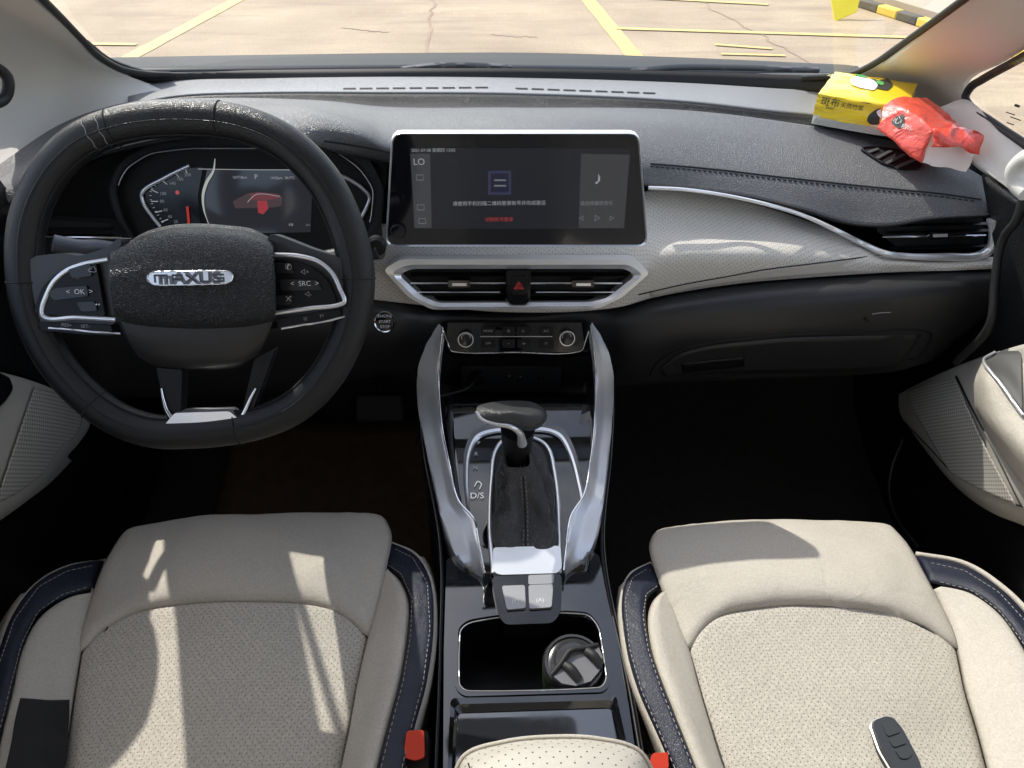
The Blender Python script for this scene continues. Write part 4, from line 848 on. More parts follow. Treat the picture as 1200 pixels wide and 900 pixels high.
# flat deck with holes
dk = plate('flat_deck', fct, rnd([(523, 655), (548, 648), (560, 672), (676, 672), (690, 645), (702, 650), (722, 740), (736, 820), (752, 930), (519, 930), (520, 760)], 4), -.01, 0, m_deck, con,
           holes=[rnd([(537, 736), (548, 728), (580, 722), (660, 716), (690, 718), (702, 734), (712, 796), (706, 808), (545, 812), (536, 804)], 8)], bv=.002)
tube('cup_holder_line', [fct.P(x, y, .002) for x, y in rnd([(539, 738), (549, 730), (580, 724), (660, 718), (690, 720), (702, 735), (711, 796), (705, 806), (546, 810), (538, 803)], 8)], .0008, m_silver, con, closed=True, n=140, seg=6)
ring_plate('cup_holder_rim', fct, [(534, 734), (546, 725), (580, 719), (662, 713), (693, 715), (706, 732), (716, 800), (708, 811), (543, 816), (533, 806)], [(540, 740), (551, 731), (582, 726), (660, 721), (688, 723), (700, 738), (708, 794), (702, 804), (548, 808), (540, 800)], -.01, -.004, .002, m_deck, con, rr=8)
bm = bmesh.new(); hp = [fct.P(x, y) for x, y in rnd([(538, 737), (549, 729), (580, 723), (660, 717), (690, 719), (702, 735), (711, 796), (705, 807), (546, 811), (538, 803)], 8)]
lo = [bm.verts.new(p + Vector((0, 0, -.085))) for p in hp]; hi = [bm.verts.new(p + Vector((0, 0, -.002))) for p in hp]
for k in range(len(hp)): bm.faces.new([hi[k], hi[(k + 1) % len(hp)], lo[(k + 1) % len(hp)], lo[k]])
bm.faces.new(lo); obj('cup_holder', bm, m_dark, con)
ring_plate('tray_edge', fct, [(528, 818), (722, 814), (742, 905), (524, 912)], [(538, 836), (716, 830), (732, 905), (534, 912)], .0, .001, .008, m_deck, con, rr=6)
plate('tray_lid', fct, rnd([(537, 838), (716, 832), (732, 930), (532, 930)], 5), .0, .003, plain('tray_gloss', (.02, .022, .026), .05, coat=.5, rvar=.03, vscale=50, ior=2.0), con)
# brake button block
fbk = F(fct.P(620, 700, .0), (0, -.10, 1))
bb = plate('button_block', fbk, rnd([(576, 680), (658, 677), (657, 722), (648, 735), (592, 737), (584, 726)], 7), -.02, .010, m_gloss, con, bv=.003, seg=3)
plate('brake_button', fbk, rnd([(588, 693), (615, 692), (616, 719), (594, 721)], 3), .010, .0135, plain('grey_button', (.32, .32, .33), .35, metal=.4, bump=.1), bb)
plate('brake_button', fbk, rnd([(619, 692), (648, 691), (646, 718), (620, 720)], 3), .010, .0135, bpy.data.materials['grey_button'], bb)
plate('brake_button', fbk, rnd([(619, 680), (649, 679), (648, 690), (619, 691)], 2), .010, .0125, bpy.data.materials['grey_button'], bb)
text('button_mark', fbk, 604, 704, '(P)', .0138, .008, m_print, bb, 0); text('button_mark', fbk, 633, 703, '(A)', .0138, .008, m_print, bb, 0)
# console walls
for out in ([(490, 430), (497, 520), (518, 640), (518, 760), (512, 930)], [(718, 430), (713, 530), (704, 640), (738, 820), (756, 930)]):
    top = [csd(x, y, 0) if y < 645 else fct.P(x, y, -.002) for x, y in out]
    loft('side_wall', [top, [Vector((p.x, p.y, .02)) for p in top]], m_dark, con, 30, 6, .004)
    loft('side_gloss', [[p + Vector((math.copysign(.004, p.x - .01), 0, .001)) for p in top], [p + Vector((math.copysign(.006, p.x - .01), 0, -.03)) for p in top]], m_gloss, con, 30, 6, .002)
# armrest
arm = loft('armrest', [rows('Z', [(530, 925, .47), (545, 888, .49), (590, 872, .50), (645, 866, .50), (700, 868, .50), (748, 882, .49), (768, 915, .47)]) ,
                 rows('Z', [(528, 940, .495), (550, 905, .517), (595, 884, .525), (645, 879, .527), (700, 882, .525), (744, 900, .517), (766, 935, .495)]),
                 rows('Z', [(520, 1000, .50), (550, 980, .525), (595, 970, .535), (645, 965, .537), (700, 965, .535), (744, 975, .525), (772, 1000, .50)])], m_beige_arm, con, 50, 24, .004, key='arm', uvp='xy')
loft('armrest_front', [rows('Z', [(530, 925, .40), (545, 892, .41), (590, 878, .41), (645, 873, .41), (700, 875, .41), (748, 888, .41), (768, 915, .40)]),
                       rows('Z', [(530, 925, .47), (545, 888, .49), (590, 872, .50), (645, 866, .50), (700, 868, .50), (748, 882, .49), (768, 915, .47)])], m_beige, con, 50, 10, .004)
tube('armrest_seam', [on('arm', x, y, .0005) for x, y in ((553, 905), (549, 895))], .0008, m_thread_d, con, n=6, seg=4)
# ---------------------------------------------------------------- gear shifter
gs = thing('gear_shifter', csd(612, 590, .01), 'black leather gear lever with gaitered boot and rounded grey knob', 'gear lever')
def boot():
    R_ = []
    spec = [(.0, 1.0, [(582, 645), (580, 600), (585, 550), (596, 524), (612, 518), (632, 526), (645, 555), (651, 600), (650, 645), (616, 650)]),]
    base = [csd(x, y, .009) for x, y in spec[0][2]]
    tp = U(606, 522, Y=.775)
    rings = []
    for h, s in ((0, 1), (.10, .88), (.22, .64), (.45, .50), (.8, .42), (1, .38)):
        c0 = sum(base, Vector()) / len(base); rings.append([(c0.lerp(tp, h ** .9) + (p - c0) * s) for p in base])
    def wr(u, v, p): return .0095 * math.sin(u * 2 * math.pi * 5 + v * 5 + 2 * noise.noise(p * 30)) * math.sin(math.pi * min(1, v * 1.1)) + .003 * math.sin(v * 22) * (1 - v)
    return loft('boot', rings, leather('boot_leather', (.075, .075, .078), .36, 420, 1.0, sparkle=.3, spec=.7, gd=.0009, dsc=420.0), gs, 90, 30, 0, closed=True, fn=wr, key='boot')
boot()
stp = [on('boot', x, y, .001) for x, y in ((616, 640), (615, 600), (613, 560), (611, 535))]
tube('boot_seam', stp, .0009, m_thread_d, gs, n=20, seg=5)
stitches('boot_stitching', [p + Vector((-.003, 0, .0005)) for p in stp], m_thread, gs, .006, .003, .0006); stitches('boot_stitching', [p + Vector((.003, 0, .0005)) for p in stp], m_thread, gs, .006, .003, .0006)
kc = U(606, 520, Y=.775)
tube('lever', [kc + Vector((0, .0, -.03)), kc, U(607, 500, Y=.765)], lambda t: .019 + .004 * t, m_black, gs, n=10, seg=16)
kr = [[U(x, y, Y=yy) for x, y, yy in r] for r in (
    [(600, 500, .74), (585, 500, .745), (566, 494, .75), (560, 486, .755), (568, 480, .775), (595, 478, .79), (625, 480, .79), (637, 488, .775), (634, 500, .75), (620, 505, .74)],
    [(600, 495, .735), (582, 494, .735), (562, 488, .74), (558, 479, .755), (568, 474, .78), (595, 471, .80), (625, 473, .80), (639, 482, .78), (637, 494, .745), (620, 499, .735)],
    [(600, 483, .74), (584, 484, .74), (568, 481, .745), (563, 477, .755), (572, 472, .78), (596, 469.5, .795), (622, 471, .795), (634, 477, .78), (631, 484, .75), (618, 486, .74)],
    [(600, 478, .755), (592, 478, .755), (584, 477, .757), (582, 476, .76), (586, 474, .77), (598, 473, .78), (612, 474, .78), (618, 476, .77), (616, 478, .76), (608, 479, .755)])]
m_knob = leather('knob_leather', (.05, .052, .052), .35, 500, .5, var=.1)
loft('knob', kr, m_knob, gs, 60, 24, 0, closed=True, caps=True)
tube('knob_trim', [U(x, y, Y=yy) for x, y, yy in ((558, 482, .742), (564, 491, .737), (580, 497, .734), (598, 500, .733), (608, 506, .735), (612, 520, .745))], lambda t: .0022 + .0045 * t * t, m_silver, gs, n=40, seg=10)
# ---------------------------------------------------------------- bottle in the cup holder
bt = thing('vacuum_cup', fct.P(668, 775, -.08), 'round black vacuum cup with flip straps standing in the cup holder', 'cup')
bc = fct.P(672, 779, -.012); bn = Vector((.02, -.12, 1)).normalized()
lathe('cup_body', bc, bn, [(.031, -.07), (.035, -.05), (.037, -.01), (.0375, .0)], plain('cup_leaf', (.03, .05, .02), .4, var=.9, vscale=160), bt)
ld = lathe('cup_lid', bc, bn, [(.0372, -.004), (.0375, .004), (.035, .0085), (.032, .0085), (.0315, .0065), (.027, .0075), (.022, .012), (.001, .013)], plain('lid_black', (.03, .03, .032), .22, coat=.3), bt)
fB = F(bc + bn * .012, bn)
a0 = R(32); dx = fB.r * math.cos(a0) + fB.u * math.sin(a0); dy = fB.n.cross(dx)
def bq(a, b, h): return bc + dx * a + dy * b + bn * h
bm = bmesh.new(); plate_bm(bm, fB, [bq(a, b, .0125)[:] for a, b in ((-.034, -.002), (-.02, .0), (0, .006), (.02, .0), (.034, -.002), (.030, -.016), (.018, -.027), (0, -.032), (-.018, -.027), (-.030, -.016))], -.004, .003); obj('lid_flap', bm, plain('lid_grey', (.16, .16, .17), .3), bt)
tube('lid_strap', [bq(a, b, h) for a, b, h in ((-.034, -.001, .014), (-.018, .003, .018), (0, .009, .02), (.018, .003, .018), (.034, -.001, .014))], .0035, m_rubber, bt, n=30, seg=8)
for sx in (-.014, .018): tube('lid_strap', [bq(sx, .0, .018), bq(sx + .002, -.01, .021), bq(sx + .003, -.024, .017)], .0055, m_rubber, bt, n=16, seg=8, flat=.6)
# ---------------------------------------------------------------- seats
def seat(name, label, mirror, D):
    s = thing(name, U(*D['c'], Z=.10), label, 'car seat', 'front seats')
    ZS = D['z']
    r_ = lambda l: rows('Z', l)
    # smooth leather front roll
    loft('front_roll', [r_(l) for l in D['roll']], m_beige, s, 70, 60, .006, puff=.006, pw=.06, pwv=.04, fn=lambda u, v, p: .0022 * noise.noise(p * 11) + .0008 * noise.noise(p * 34), key=name + 'roll')
    loft('seat_insert', [r_(l) for l in D['insert']], m_beige_perf, s, 70, 50, .006, puff=.007, pw=.07, pwv=.05, fn=lambda u, v, p: .0020 * noise.noise(p * 12), key=name + 'ins', uvp='xy')
    for a in ('inner_l', 'inner_r'): loft('side_bolster', [r_(l) for l in D[a]], m_beige, s, 20, 60, .006, puff=.009, pw=.30, pwv=.03, fn=lambda u, v, p: .0022 * noise.noise(p * 14))
    for a in ('navy_l', 'navy_r'):
        loft('navy_strip', [r_(l) for l in D[a]], m_navy, s, 16, 70, .006, puff=.007, pw=.35, pwv=.02, key=name + a)
        mid0 = [l[0] for l in D[a]]; mid1 = [l[-1] for l in D[a]]
        for e, f_ in ((0, .14), (1, .86)):
            pth = []
            for k in range(60):
                t = k / 59 * (len(D[a]) - 1); i = min(int(t), len(D[a]) - 2); q = t - i
                g = lambda rr: [rr[0][m_] * (1 - f_) + rr[-1][m_] * f_ for m_ in range(3)]
                A = g(D[a][i]); B = g(D[a][i + 1]); pth.append((A[0] * (1 - q) + B[0] * q, A[1] * (1 - q) + B[1] * q))
            stitches('strip_stitching', [on(name + a, x, y, .0006) for x, y in pth[3:-1]], m_thread, s, .0065, .004, .0005)
    for a in ('outer_l', 'outer_r'): loft('seat_side', [r_(l) for l in D[a]], m_beige, s, 12, 50, .006, puff=.004, pw=.3, pwv=.02)
    # base, out of sight under the cushion
    return s
def strip(L, Rr, zl, zr, n=3):
    """rows going along a strip; each row crosses it from L[i] to R[i]"""
    out = []
    for i, (a, b) in enumerate(zip(L, Rr)):
        za = zl[i] if isinstance(zl, (list, tuple)) else zl; zb = zr[i] if isinstance(zr, (list, tuple)) else zr
        out.append([(a[0] + (b[0] - a[0]) * k / (n - 1), a[1] + (b[1] - a[1]) * k / (n - 1), za + (zb - za) * k / (n - 1)) for k in range(n)])
    return out
D1 = dict(c=(280, 740), z=.42)
D1['roll'] = [[(160, 700, .26), (230, 690, .26), (300, 685, .26), (380, 682, .26), (452, 685, .26)],
              [(148, 655, .34), (230, 640, .34), (300, 636, .34), (380, 634, .34), (458, 638, .34)],
              [(150, 628, .385), (225, 616, .385), (300, 612, .385), (380, 610, .385), (448, 612, .385)],
              [(140, 640, .405), (220, 630, .41), (300, 626, .412), (380, 625, .41), (456, 632, .405)],
              [(122, 675, .415), (210, 662, .425), (300, 658, .427), (375, 658, .425), (450, 668, .415)],
              [(110, 712, .41), (185, 700, .424), (290, 690, .427), (375, 692, .424), (442, 708, .41)],
              [(96, 766, .405), (125, 738, .412), (165, 716, .418), (215, 707, .42), (290, 705, .421), (350, 706, .42), (390, 714, .416), (412, 727, .412), (432, 748, .405)]]
D1['insert'] = [[(96, 766, .405), (125, 738, .412), (165, 716, .418), (215, 707, .42), (290, 705, .421), (350, 706, .42), (390, 714, .416), (412, 727, .412), (432, 748, .405)],
                [(88, 810, .40), (170, 795, .408), (260, 790, .41), (340, 790, .408), (422, 800, .40)],
                [(80, 860, .395), (165, 858, .40), (250, 857, .402), (335, 857, .40), (410, 860, .395)],
                [(70, 925, .39), (155, 925, .395), (245, 925, .397), (330, 925, .395), (396, 925, .39)]]
D1['inner_r'] = strip([(446, 665), (445, 684), (441, 712), (432, 748), (421, 800), (410, 860), (396, 925)], [(455, 668), (468, 680), (479, 706), (477, 748), (468, 800), (452, 860), (436, 925)], .405, [.41, .42, .43, .435, .44, .44, .44])
D1['navy_r'] = strip([(448, 662), (468, 676), (480, 704), (477, 748), (468, 800), (452, 860), (436, 925)], [(456, 636), (486, 650), (504, 680), (508, 735), (500, 800), (484, 860), (470, 925)], [.405, .42, .432, .437, .442, .442, .442], [.39, .405, .42, .43, .435, .435, .435])
D1['outer_r'] = strip([(458, 634), (488, 648), (505, 680), (509, 735), (501, 800), (485, 860), (471, 925)], [(460, 650), (498, 660), (511, 700), (513, 745), (508, 800), (497, 860), (486, 925)], [.385, .40, .415, .425, .43, .43, .43], .24)
D1['inner_l'] = strip([(122, 688), (114, 704), (108, 722), (96, 766), (88, 810), (80, 860), (70, 925)], [(112, 694), (80, 702), (48, 722), (26, 760), (14, 810), (2, 860), (-10, 925)], .405, [.41, .42, .43, .435, .44, .44, .44])
D1['navy_l'] = strip([(112, 690), (72, 702), (44, 722), (26, 760), (14, 810), (2, 860), (-10, 925)], [(122, 656), (80, 664), (46, 682), (16, 720), (-2, 770), (-18, 835), (-40, 925)], [.41, .422, .432, .437, .442, .442, .442], [.39, .405, .42, .43, .435, .435, .435])
D1['outer_l'] = strip([(124, 655), (80, 662), (45, 680), (14, 718), (-4, 770), (-20, 835), (-42, 925)], [(118, 668), (75, 672), (38, 690), (8, 722), (-14, 775), (-30, 840), (-52, 925)], [.385, .40, .415, .425, .43, .43, .43], .24)
seat('driver_seat', 'beige leather driver seat with navy edging behind the steering wheel', 0, D1)
D2 = dict(c=(940, 740), z=.42)
D2['roll'] = [[(770, 700, .26), (860, 690, .26), (920, 688, .26), (1000, 690, .26), (1070, 700, .26)],
              [(765, 655, .34), (860, 645, .34), (930, 642, .34), (1000, 645, .34), (1062, 655, .34)],
              [(770, 630, .385), (850, 620, .385), (930, 618, .385), (990, 619, .385), (1043, 622, .385)],
              [(764, 645, .405), (850, 634, .41), (930, 630, .412), (1000, 633, .41), (1062, 642, .405)],
              [(774, 680, .415), (860, 668, .425), (940, 664, .427), (1020, 668, .425), (1085, 685, .415)],
              [(790, 720, .41), (860, 704, .424), (940, 700, .427), (1030, 710, .424), (1106, 728, .41)],
              [(806, 764, .405), (822, 738, .412), (845, 720, .417), (890, 711, .42), (960, 708, .421), (1030, 713, .418), (1060, 725, .415), (1090, 740, .41), (1120, 762, .405)]]
D2['insert'] = [D2['roll'][-1], [(818, 810, .40), (900, 795, .408), (970, 793, .41), (1050, 797, .408), (1131, 810, .40)], [(832, 860, .395), (910, 858, .40), (985, 857, .402), (1065, 858, .40), (1146, 860, .395)], [(852, 925, .39), (925, 925, .395), (1000, 925, .397), (1080, 925, .395), (1163, 925, .39)]]
D2['inner_l'] = strip([(781, 690), (786, 706), (793, 728), (806, 764), (818, 810), (832, 860), (852, 925)], [(777, 692), (764, 706), (759, 728), (764, 764), (780, 810), (800, 860), (826, 925)], .405, [.41, .42, .43, .435, .44, .44, .44])
D2['navy_l'] = strip([(777, 687), (760, 700), (757, 725), (764, 764), (780, 810), (800, 860), (826, 925)], [(762, 660), (738, 674), (729, 700), (734, 760), (748, 810), (770, 860), (798, 925)], [.41, .422, .432, .437, .442, .442, .442], [.39, .405, .42, .43, .435, .435, .435])
D2['outer_l'] = strip([(762, 658), (737, 672), (727, 700), (732, 760), (746, 810), (768, 860), (796, 925)], [(760, 668), (734, 680), (724, 712), (726, 765), (738, 815), (756, 865), (780, 925)], [.385, .40, .415, .425, .43, .43, .43], .24)
D2['inner_r'] = strip([(1092, 692), (1099, 708), (1110, 734), (1120, 762), (1131, 810), (1146, 860), (1163, 925)], [(1100, 688), (1138, 697), (1172, 720), (1200, 760), (1222, 810), (1240, 860), (1262, 925)], .405, [.41, .42, .43, .435, .44, .44, .44])
D2['navy_r'] = strip([(1088, 682), (1140, 696), (1172, 720), (1200, 760), (1222, 810), (1240, 860), (1262, 925)], [(1072, 652), (1128, 664), (1170, 690), (1208, 730), (1240, 790), (1262, 850), (1290, 925)], [.41, .422, .432, .437, .442, .442, .442], [.39, .405, .42, .43, .435, .435, .435])
D2['outer_r'] = strip([(1072, 651), (1129, 662), (1171, 688), (1210, 728), (1242, 790), (1264, 850), (1292, 925)], [(1078, 664), (1135, 672), (1178, 698), (1216, 738), (1250, 800), (1274, 855), (1304, 925)], [.385, .40, .415, .425, .43, .43, .43], .24)
seat('passenger_seat', 'beige leather passenger seat holding the key fob', 1, D2)
for k_, pts_ in (('driver_seatroll', [(96, 766), (125, 738), (165, 716), (215, 707), (290, 705), (350, 706), (390, 714), (412, 727), (432, 748)]), ('passenger_seatroll', [(806, 764), (822, 738), (845, 720), (890, 711), (960, 708), (1030, 713), (1060, 725), (1090, 740), (1120, 762)])):
    nm = k_.replace('roll', ''); s_ = bpy.data.objects[nm]
    tube('insert_seam', [on([k_, nm + 'ins'], x, y, .0) for x, y in pts_[0:]], .0011, m_thread_d, s_, n=80, seg=5)
tube('end_seam', [on('driver_seatroll', x, y, .0006) for x, y in ((443, 617), (446, 632), (447, 650), (443, 664))], .0008, m_thread_d, bpy.data.objects['driver_seat'], n=20, seg=5)
tube('end_seam', [on('passenger_seatroll', x, y, .0006) for x, y in ((775, 632), (779, 648), (779, 662), (776, 672))], .0008, m_thread_d, bpy.data.objects['passenger_seat'], n=20, seg=5)
# seat backs (behind the viewer, seen only in reflections)
for nm, xc in (('driver_seat', -.38), ('passenger_seat', .40)):
    s_ = bpy.data.objects[nm]
    loft('backrest', [[Vector((xc + dx_, yy - (.0 if abs(dx_) > .2 else .04), zz)) for dx_ in (-.26, -.16, 0, .16, .26)] for yy, zz in ((.16, .40), (.06, .6), (-.04, .85), (-.12, 1.02))], m_beige, s_, 20, 20, .09)
# black cloth tag on driver seat
ct = loft('black_cloth', [rows('Z', [(24, 820, .462), (52, 819, .456), (84, 819, .428)]), rows('Z', [(16, 850, .462), (48, 850, .455), (80, 850, .420)]), rows('Z', [(10, 885, .462), (45, 885, .455), (75, 885, .415)]), rows('Z', [(0, 925, .462), (40, 925, .455), (68, 925, .412)])],
          plain('black_cloth', (.012, .012, .013), .9, bump=.6, bscale=60), None, 24, 24, .002, fn=lambda u, v, p: .006 * noise.noise(p * 30))
tag(ct, 'flat black cloth lying over the left bolster of the driver seat', 'cloth')
# key fob
fkf = F(U(1045, 870, Z=.414), (0, 0, 1))
kf = thing('key_fob', U(1045, 880, Z=.406), 'black oval key fob with silver edge lying on the passenger seat', 'key fob')
kout = [(1020, 852), (1022, 846), (1036, 841), (1045, 843), (1056, 856), (1066, 875), (1077, 896), (1082, 915), (1060, 925), (1045, 905), (1030, 880)]
plate('fob_body', fkf, rnd(kout, 6), -.008, .006, plain('fob_black', (.02, .022, .024), .3, coat=.3), kf, bv=.003, seg=3, taper=.04)
bm = bmesh.new(); tube_bm(bm, [fkf.P(x, y, .0) for x, y in rnd(kout, 6)], .0012, closed=True, seg=6); obj('fob_edge', bm, m_silver, kf)
for o_ in ([(1031, 850), (1045, 848), (1053, 862), (1038, 867)], [(1039, 869), (1054, 864), (1060, 875), (1045, 880)], [(1046, 882), (1061, 877), (1067, 887), (1062, 893), (1053, 893)]):
    plate('fob_button', fkf, rnd(o_, 3), .005, .0075, plain('fob_button_black', (.03, .034, .036), .5), kf, bv=.0006)
# buckles
for (x0, y0, x1, y1, lab) in ((470, 856, 499, 892, 'red seat belt buckle button beside the driver seat'), (757, 882, 784, 905, 'red seat belt buckle button beside the passenger seat')):
    fbu = F(U((x0 + x1) / 2, (y0 + y1) / 2, Z=.44), (0, -.35, 1))
    bk = thing('belt_buckle', U((x0 + x1) / 2, (y0 + y1) / 2, Z=.40), lab, 'seat belt buckle', 'seat belt buckles')
    plate('buckle_housing', fbu, rnd([(x0 - 4, y0 + 2), (x1 + 2, y0 - 1), (x1 + 2, y1 + 22), (x0 - 6, y1 + 22)], 4), -.08, -.004, m_dark, bk)
    plate('release_button', fbu, rnd([(x0 + 7, y0 + 1), (x1 - 2, y0), (x1 - 1, y1 - 4), (x1 - 12, y1), (x0 + 3, y1 - 4)], 4), -.004, .004, m_red, bk, bv=.002)
    plate('buckle_slot', fbu, rnd([(x0 - 2, y0 + 4), (x0 + 5, y0 + 3), (x0 + 2, y1 - 4), (x0 - 4, y1 - 4)], 2), -.004, -.002, m_void, bk, bv=0)
# ---------------------------------------------------------------- doors
rd = thing('passenger_door', (.72, .95, .3), 'right door panel with beige speaker grille and dark armrest', 'car door')
loft('upper_panel', [rows('X', [(1150, 205, .67), (1172, 222, .68), (1215, 250, .69), (1330, 330, .70)]), rows('X', [(1158, 250, .69), (1185, 270, .70), (1215, 290, .71), (1330, 370, .71)]),
                     rows('X', [(1168, 330, .715), (1190, 335, .72), (1220, 345, .72), (1330, 420, .72)]), rows('X', [(1120, 425, .74), (1165, 425, .74), (1220, 430, .74), (1330, 500, .74)])], m_black, rd, 30, 30, .006)
m_dbeige = leather('door_beige', (.46, .435, .385), .55, 900, .3)
bz = [rows('X', [(1053, 462, .735), (1075, 450, .72), (1110, 434, .71), (1160, 415, .70), (1230, 395, .70)]), rows('X', [(1053, 478, .735), (1090, 485, .695), (1130, 485, .69), (1170, 480, .685), (1240, 470, .68)]),
      rows('X', [(1058, 492, .735), (1100, 520, .70), (1140, 530, .69), (1180, 530, .685), (1240, 530, .68)]), rows('X', [(1070, 508, .74), (1120, 562, .70), (1160, 585, .69), (1200, 600, .69), (1260, 630, .69)]), rows('X', [(1074, 516, .75), (1124, 574, .73), (1164, 602, .72), (1204, 618, .72), (1260, 650, .72)])]
loft('door_pocket_panel', bz, m_dbeige, rd, 60, 40, .006, key='rdoor')
mg2 = leather('speaker_grille', (.42, .40, .355), .6, 900, .2, perf=(.0080, .0080), perf_r=.0013, hole=(.05, .048, .043))
loft('speaker_grille', [[on('rdoor', x, y, .006) for x, y in r] for r in ([(1066, 460), (1085, 451), (1122, 441)], [(1075, 480), (1105, 482), (1138, 478)], [(1092, 510), (1125, 520), (1160, 525)], [(1118, 553), (1150, 572), (1196, 592)])], mg2, rd, 30, 30, .001, uvp='yz')
tube('grille_edge', [on('rdoor', x, y, .002) for x, y in ((1122, 441), (1140, 478), (1165, 525), (1198, 592))], .0014, m_dark, rd, n=30, seg=5)
tube('panel_seam', [on('rdoor', x, y, .001) for x, y in ((1060, 494), (1090, 525), (1119, 555), (1160, 578), (1199, 594))], .001, m_dark, rd, n=40, seg=5)
loft('armrest', [rows('X', [(1150, 425, .685), (1160, 415, .69), (1185, 412, .70), (1240, 410, .71)]), rows('X', [(1141, 450, .655), (1156, 440, .65), (1190, 470, .66), (1240, 520, .67)]), rows('X', [(1142, 470, .66), (1160, 488, .64), (1190, 520, .64), (1240, 565, .64)]), rows('X', [(1143, 480, .69), (1165, 520, .68), (1192, 560, .67), (1240, 620, .67)])], m_beige, rd, 40, 30, .006, key='rarm')
loft('armrest_pad', [[on('rarm', x, y, .004) for x, y in r] for r in ([(1156, 419), (1172, 415), (1199, 413)], [(1160, 432), (1180, 445), (1199, 465)], [(1168, 446), (1185, 468), (1199, 487)])], plain('switch_panel', (.055, .055, .055), .6), rd, 24, 12, .003)
tube('pad_edge', [on('rarm', x, y, .005) for x, y in ((1168, 416), (1158, 422), (1157, 430), (1170, 449), (1199, 489))], .0022, m_silver, rd, n=30, seg=6)
tube('door_seal', [U(x, y, X=.68) for x, y in ((1200, 228), (1190, 260), (1178, 275), (1172, 290), (1166, 330), (1160, 380), (1120, 425))], .006, m_rubber, rd, n=40)
loft('lower_door', [rows('X', [(1052, 490, .745), (1120, 560, .735), (1200, 610, .73), (1300, 660, .73)]), [Vector((.745, 1.2, .16)), Vector((.745, 1.0, .12)), Vector((.745, .8, .10)), Vector((.745, .5, .10))]], m_dark, rd, 20, 12, .01)
tube('pocket_edge', rows('X', [(1058, 515, .72), (1046, 545, .71), (1042, 575, .70), (1050, 605, .69), (1075, 640, .68)]), .003, m_lower, rd, n=30)
blt = loft('seat_belt', [rows('X', [(1186, 176, .66), (1180, 195, .655), (1190, 216, .66)]), rows('X', [(1215, 160, .66), (1215, 195, .65), (1215, 232, .66)])], plain('belt_webbing', (.62, .60, .54), .8, bump=.8, bscale=300), None, 12, 8, .004)
bpy.data.objects.remove(blt)
gh = tube('grab_handle', rows('X', [(1204, 226, .66), (1192, 214, .655), (1190, 200, .65), (1200, 188, .65), (1235, 178, .65)]), .012, m_white, rd, n=30, seg=12)
ldr = thing('driver_door', (-.74, .9, .3), 'left door panel with beige perforated lower panel behind the steering wheel', 'car door')
bzl = [rows('X', [(-60, 425, -.70), (0, 436, -.70), (30, 444, -.70), (62, 456, -.70), (105, 486, -.735)]), rows('X', [(-60, 480, -.69), (0, 480, -.69), (40, 485, -.69), (80, 490, -.70), (106, 496, -.735)]),
       rows('X', [(-60, 540, -.69), (0, 540, -.69), (30, 530, -.69), (65, 525, -.70), (92, 520, -.735)]), rows('X', [(-60, 625, -.70), (0, 595, -.70), (25, 580, -.70), (55, 557, -.71), (80, 534, -.74)]), rows('X', [(-60, 645, -.73), (0, 610, -.73), (28, 590, -.73), (60, 565, -.74), (84, 540, -.75)])]
loft('door_pocket_panel', bzl, m_dbeige, ldr, 60, 40, .006, key='ldoor')
loft('speaker_grille', [[on('ldoor', x, y, .006) for x, y in r] for r in ([(36, 455), (60, 460), (92, 482)], [(22, 495), (50, 500), (90, 500)], [(5, 545), (30, 540), (65, 525)], [(-10, 590), (10, 580), (45, 555)])], mg2, ldr, 30, 30, .001, uvp='yz')
loft('armrest_pad', [[on('ldoor', x, y, .006) for x, y in r] for r in ([(-30, 436), (-5, 438), (6, 444)], [(-30, 455), (0, 455), (10, 455)], [(-30, 500), (-6, 478), (2, 470)])], m_dark, ldr, 12, 8, .006)
loft('lower_door', [rows('X', [(108, 492, -.75), (60, 560, -.75), (0, 610, -.74), (-100, 660, -.74)]), [Vector((-.76, 1.2, .16)), Vector((-.76, 1.0, .12)), Vector((-.76, .8, .10)), Vector((-.76, .5, .10))]], m_dark, ldr, 20, 12, .01)
loft('upper_panel', [rows('X', [(-70, 245, -.72), (-20, 250, -.74), (60, 290, -.76)]), rows('X', [(-70, 440, -.72), (10, 435, -.74), (100, 480, -.76)])], m_black, ldr, 20, 20, .006)
loft('unseen_door_top', [[Vector((x_, y, z)) for y in (-.4, .2, .7, 1.0)] for x_, z in ((-.70, .70), (-.715, .84), (-.74, .865), (-.80, .84), (-.82, .4), (-.82, -.1))], m_dark, ldr, 12, 16, .01)  # out of view, raised sill added to shade the driver seat's left side
loft('unseen_door_mirror', [[Vector((-.86, yy, .955)) + Vector((math.cos(a) * rx, 0, math.sin(a) * rz)) for a in [2 * math.pi * k / 12 for k in range(12)]] for yy, rx, rz in ((.90, .115, .085), (.93, .13, .095), (.99, .12, .085), (1.05, .06, .045))], m_dark, ldr, 40, 12, 0, closed=True, caps=True)  # out of view, added with its foot to shade the left bolster
tube('unseen_mirror_foot', [Vector((-.78, .97, .90)), Vector((-.73, .95, .86))], .03, m_dark, ldr, n=4, seg=10)
# small print on the right quarter window
for x, y, w_ in ((1192, 124, 2.2), (1184, 133, 5), (1190, 139, 6), (1184, 145, 4)):
    bm = bmesh.new(); tube_bm(bm, [U(x - w_, y - w_ * .35, X=.70), U(x + w_, y + w_ * .35, X=.70)], .0018 if w_ < 3 else .0007, seg=5); obj('window_print', bm, m_rubber, car, 0)
# floor mat
mat_ = loft('floor_mat', [[Vector((x, y, z)) for x in (-.62, -.4, -.16)] for y, z in ((.5, .045), (.9, .05), (1.15, .06), (1.30, .12))], plain('brown_mat', (.085, .05, .025), .95, bump=1, bscale=500, var=.4, vscale=40), None, 16, 20, .008)
tag(mat_, 'dim brown floor mat in the driver footwell below the pedals', 'floor mat')
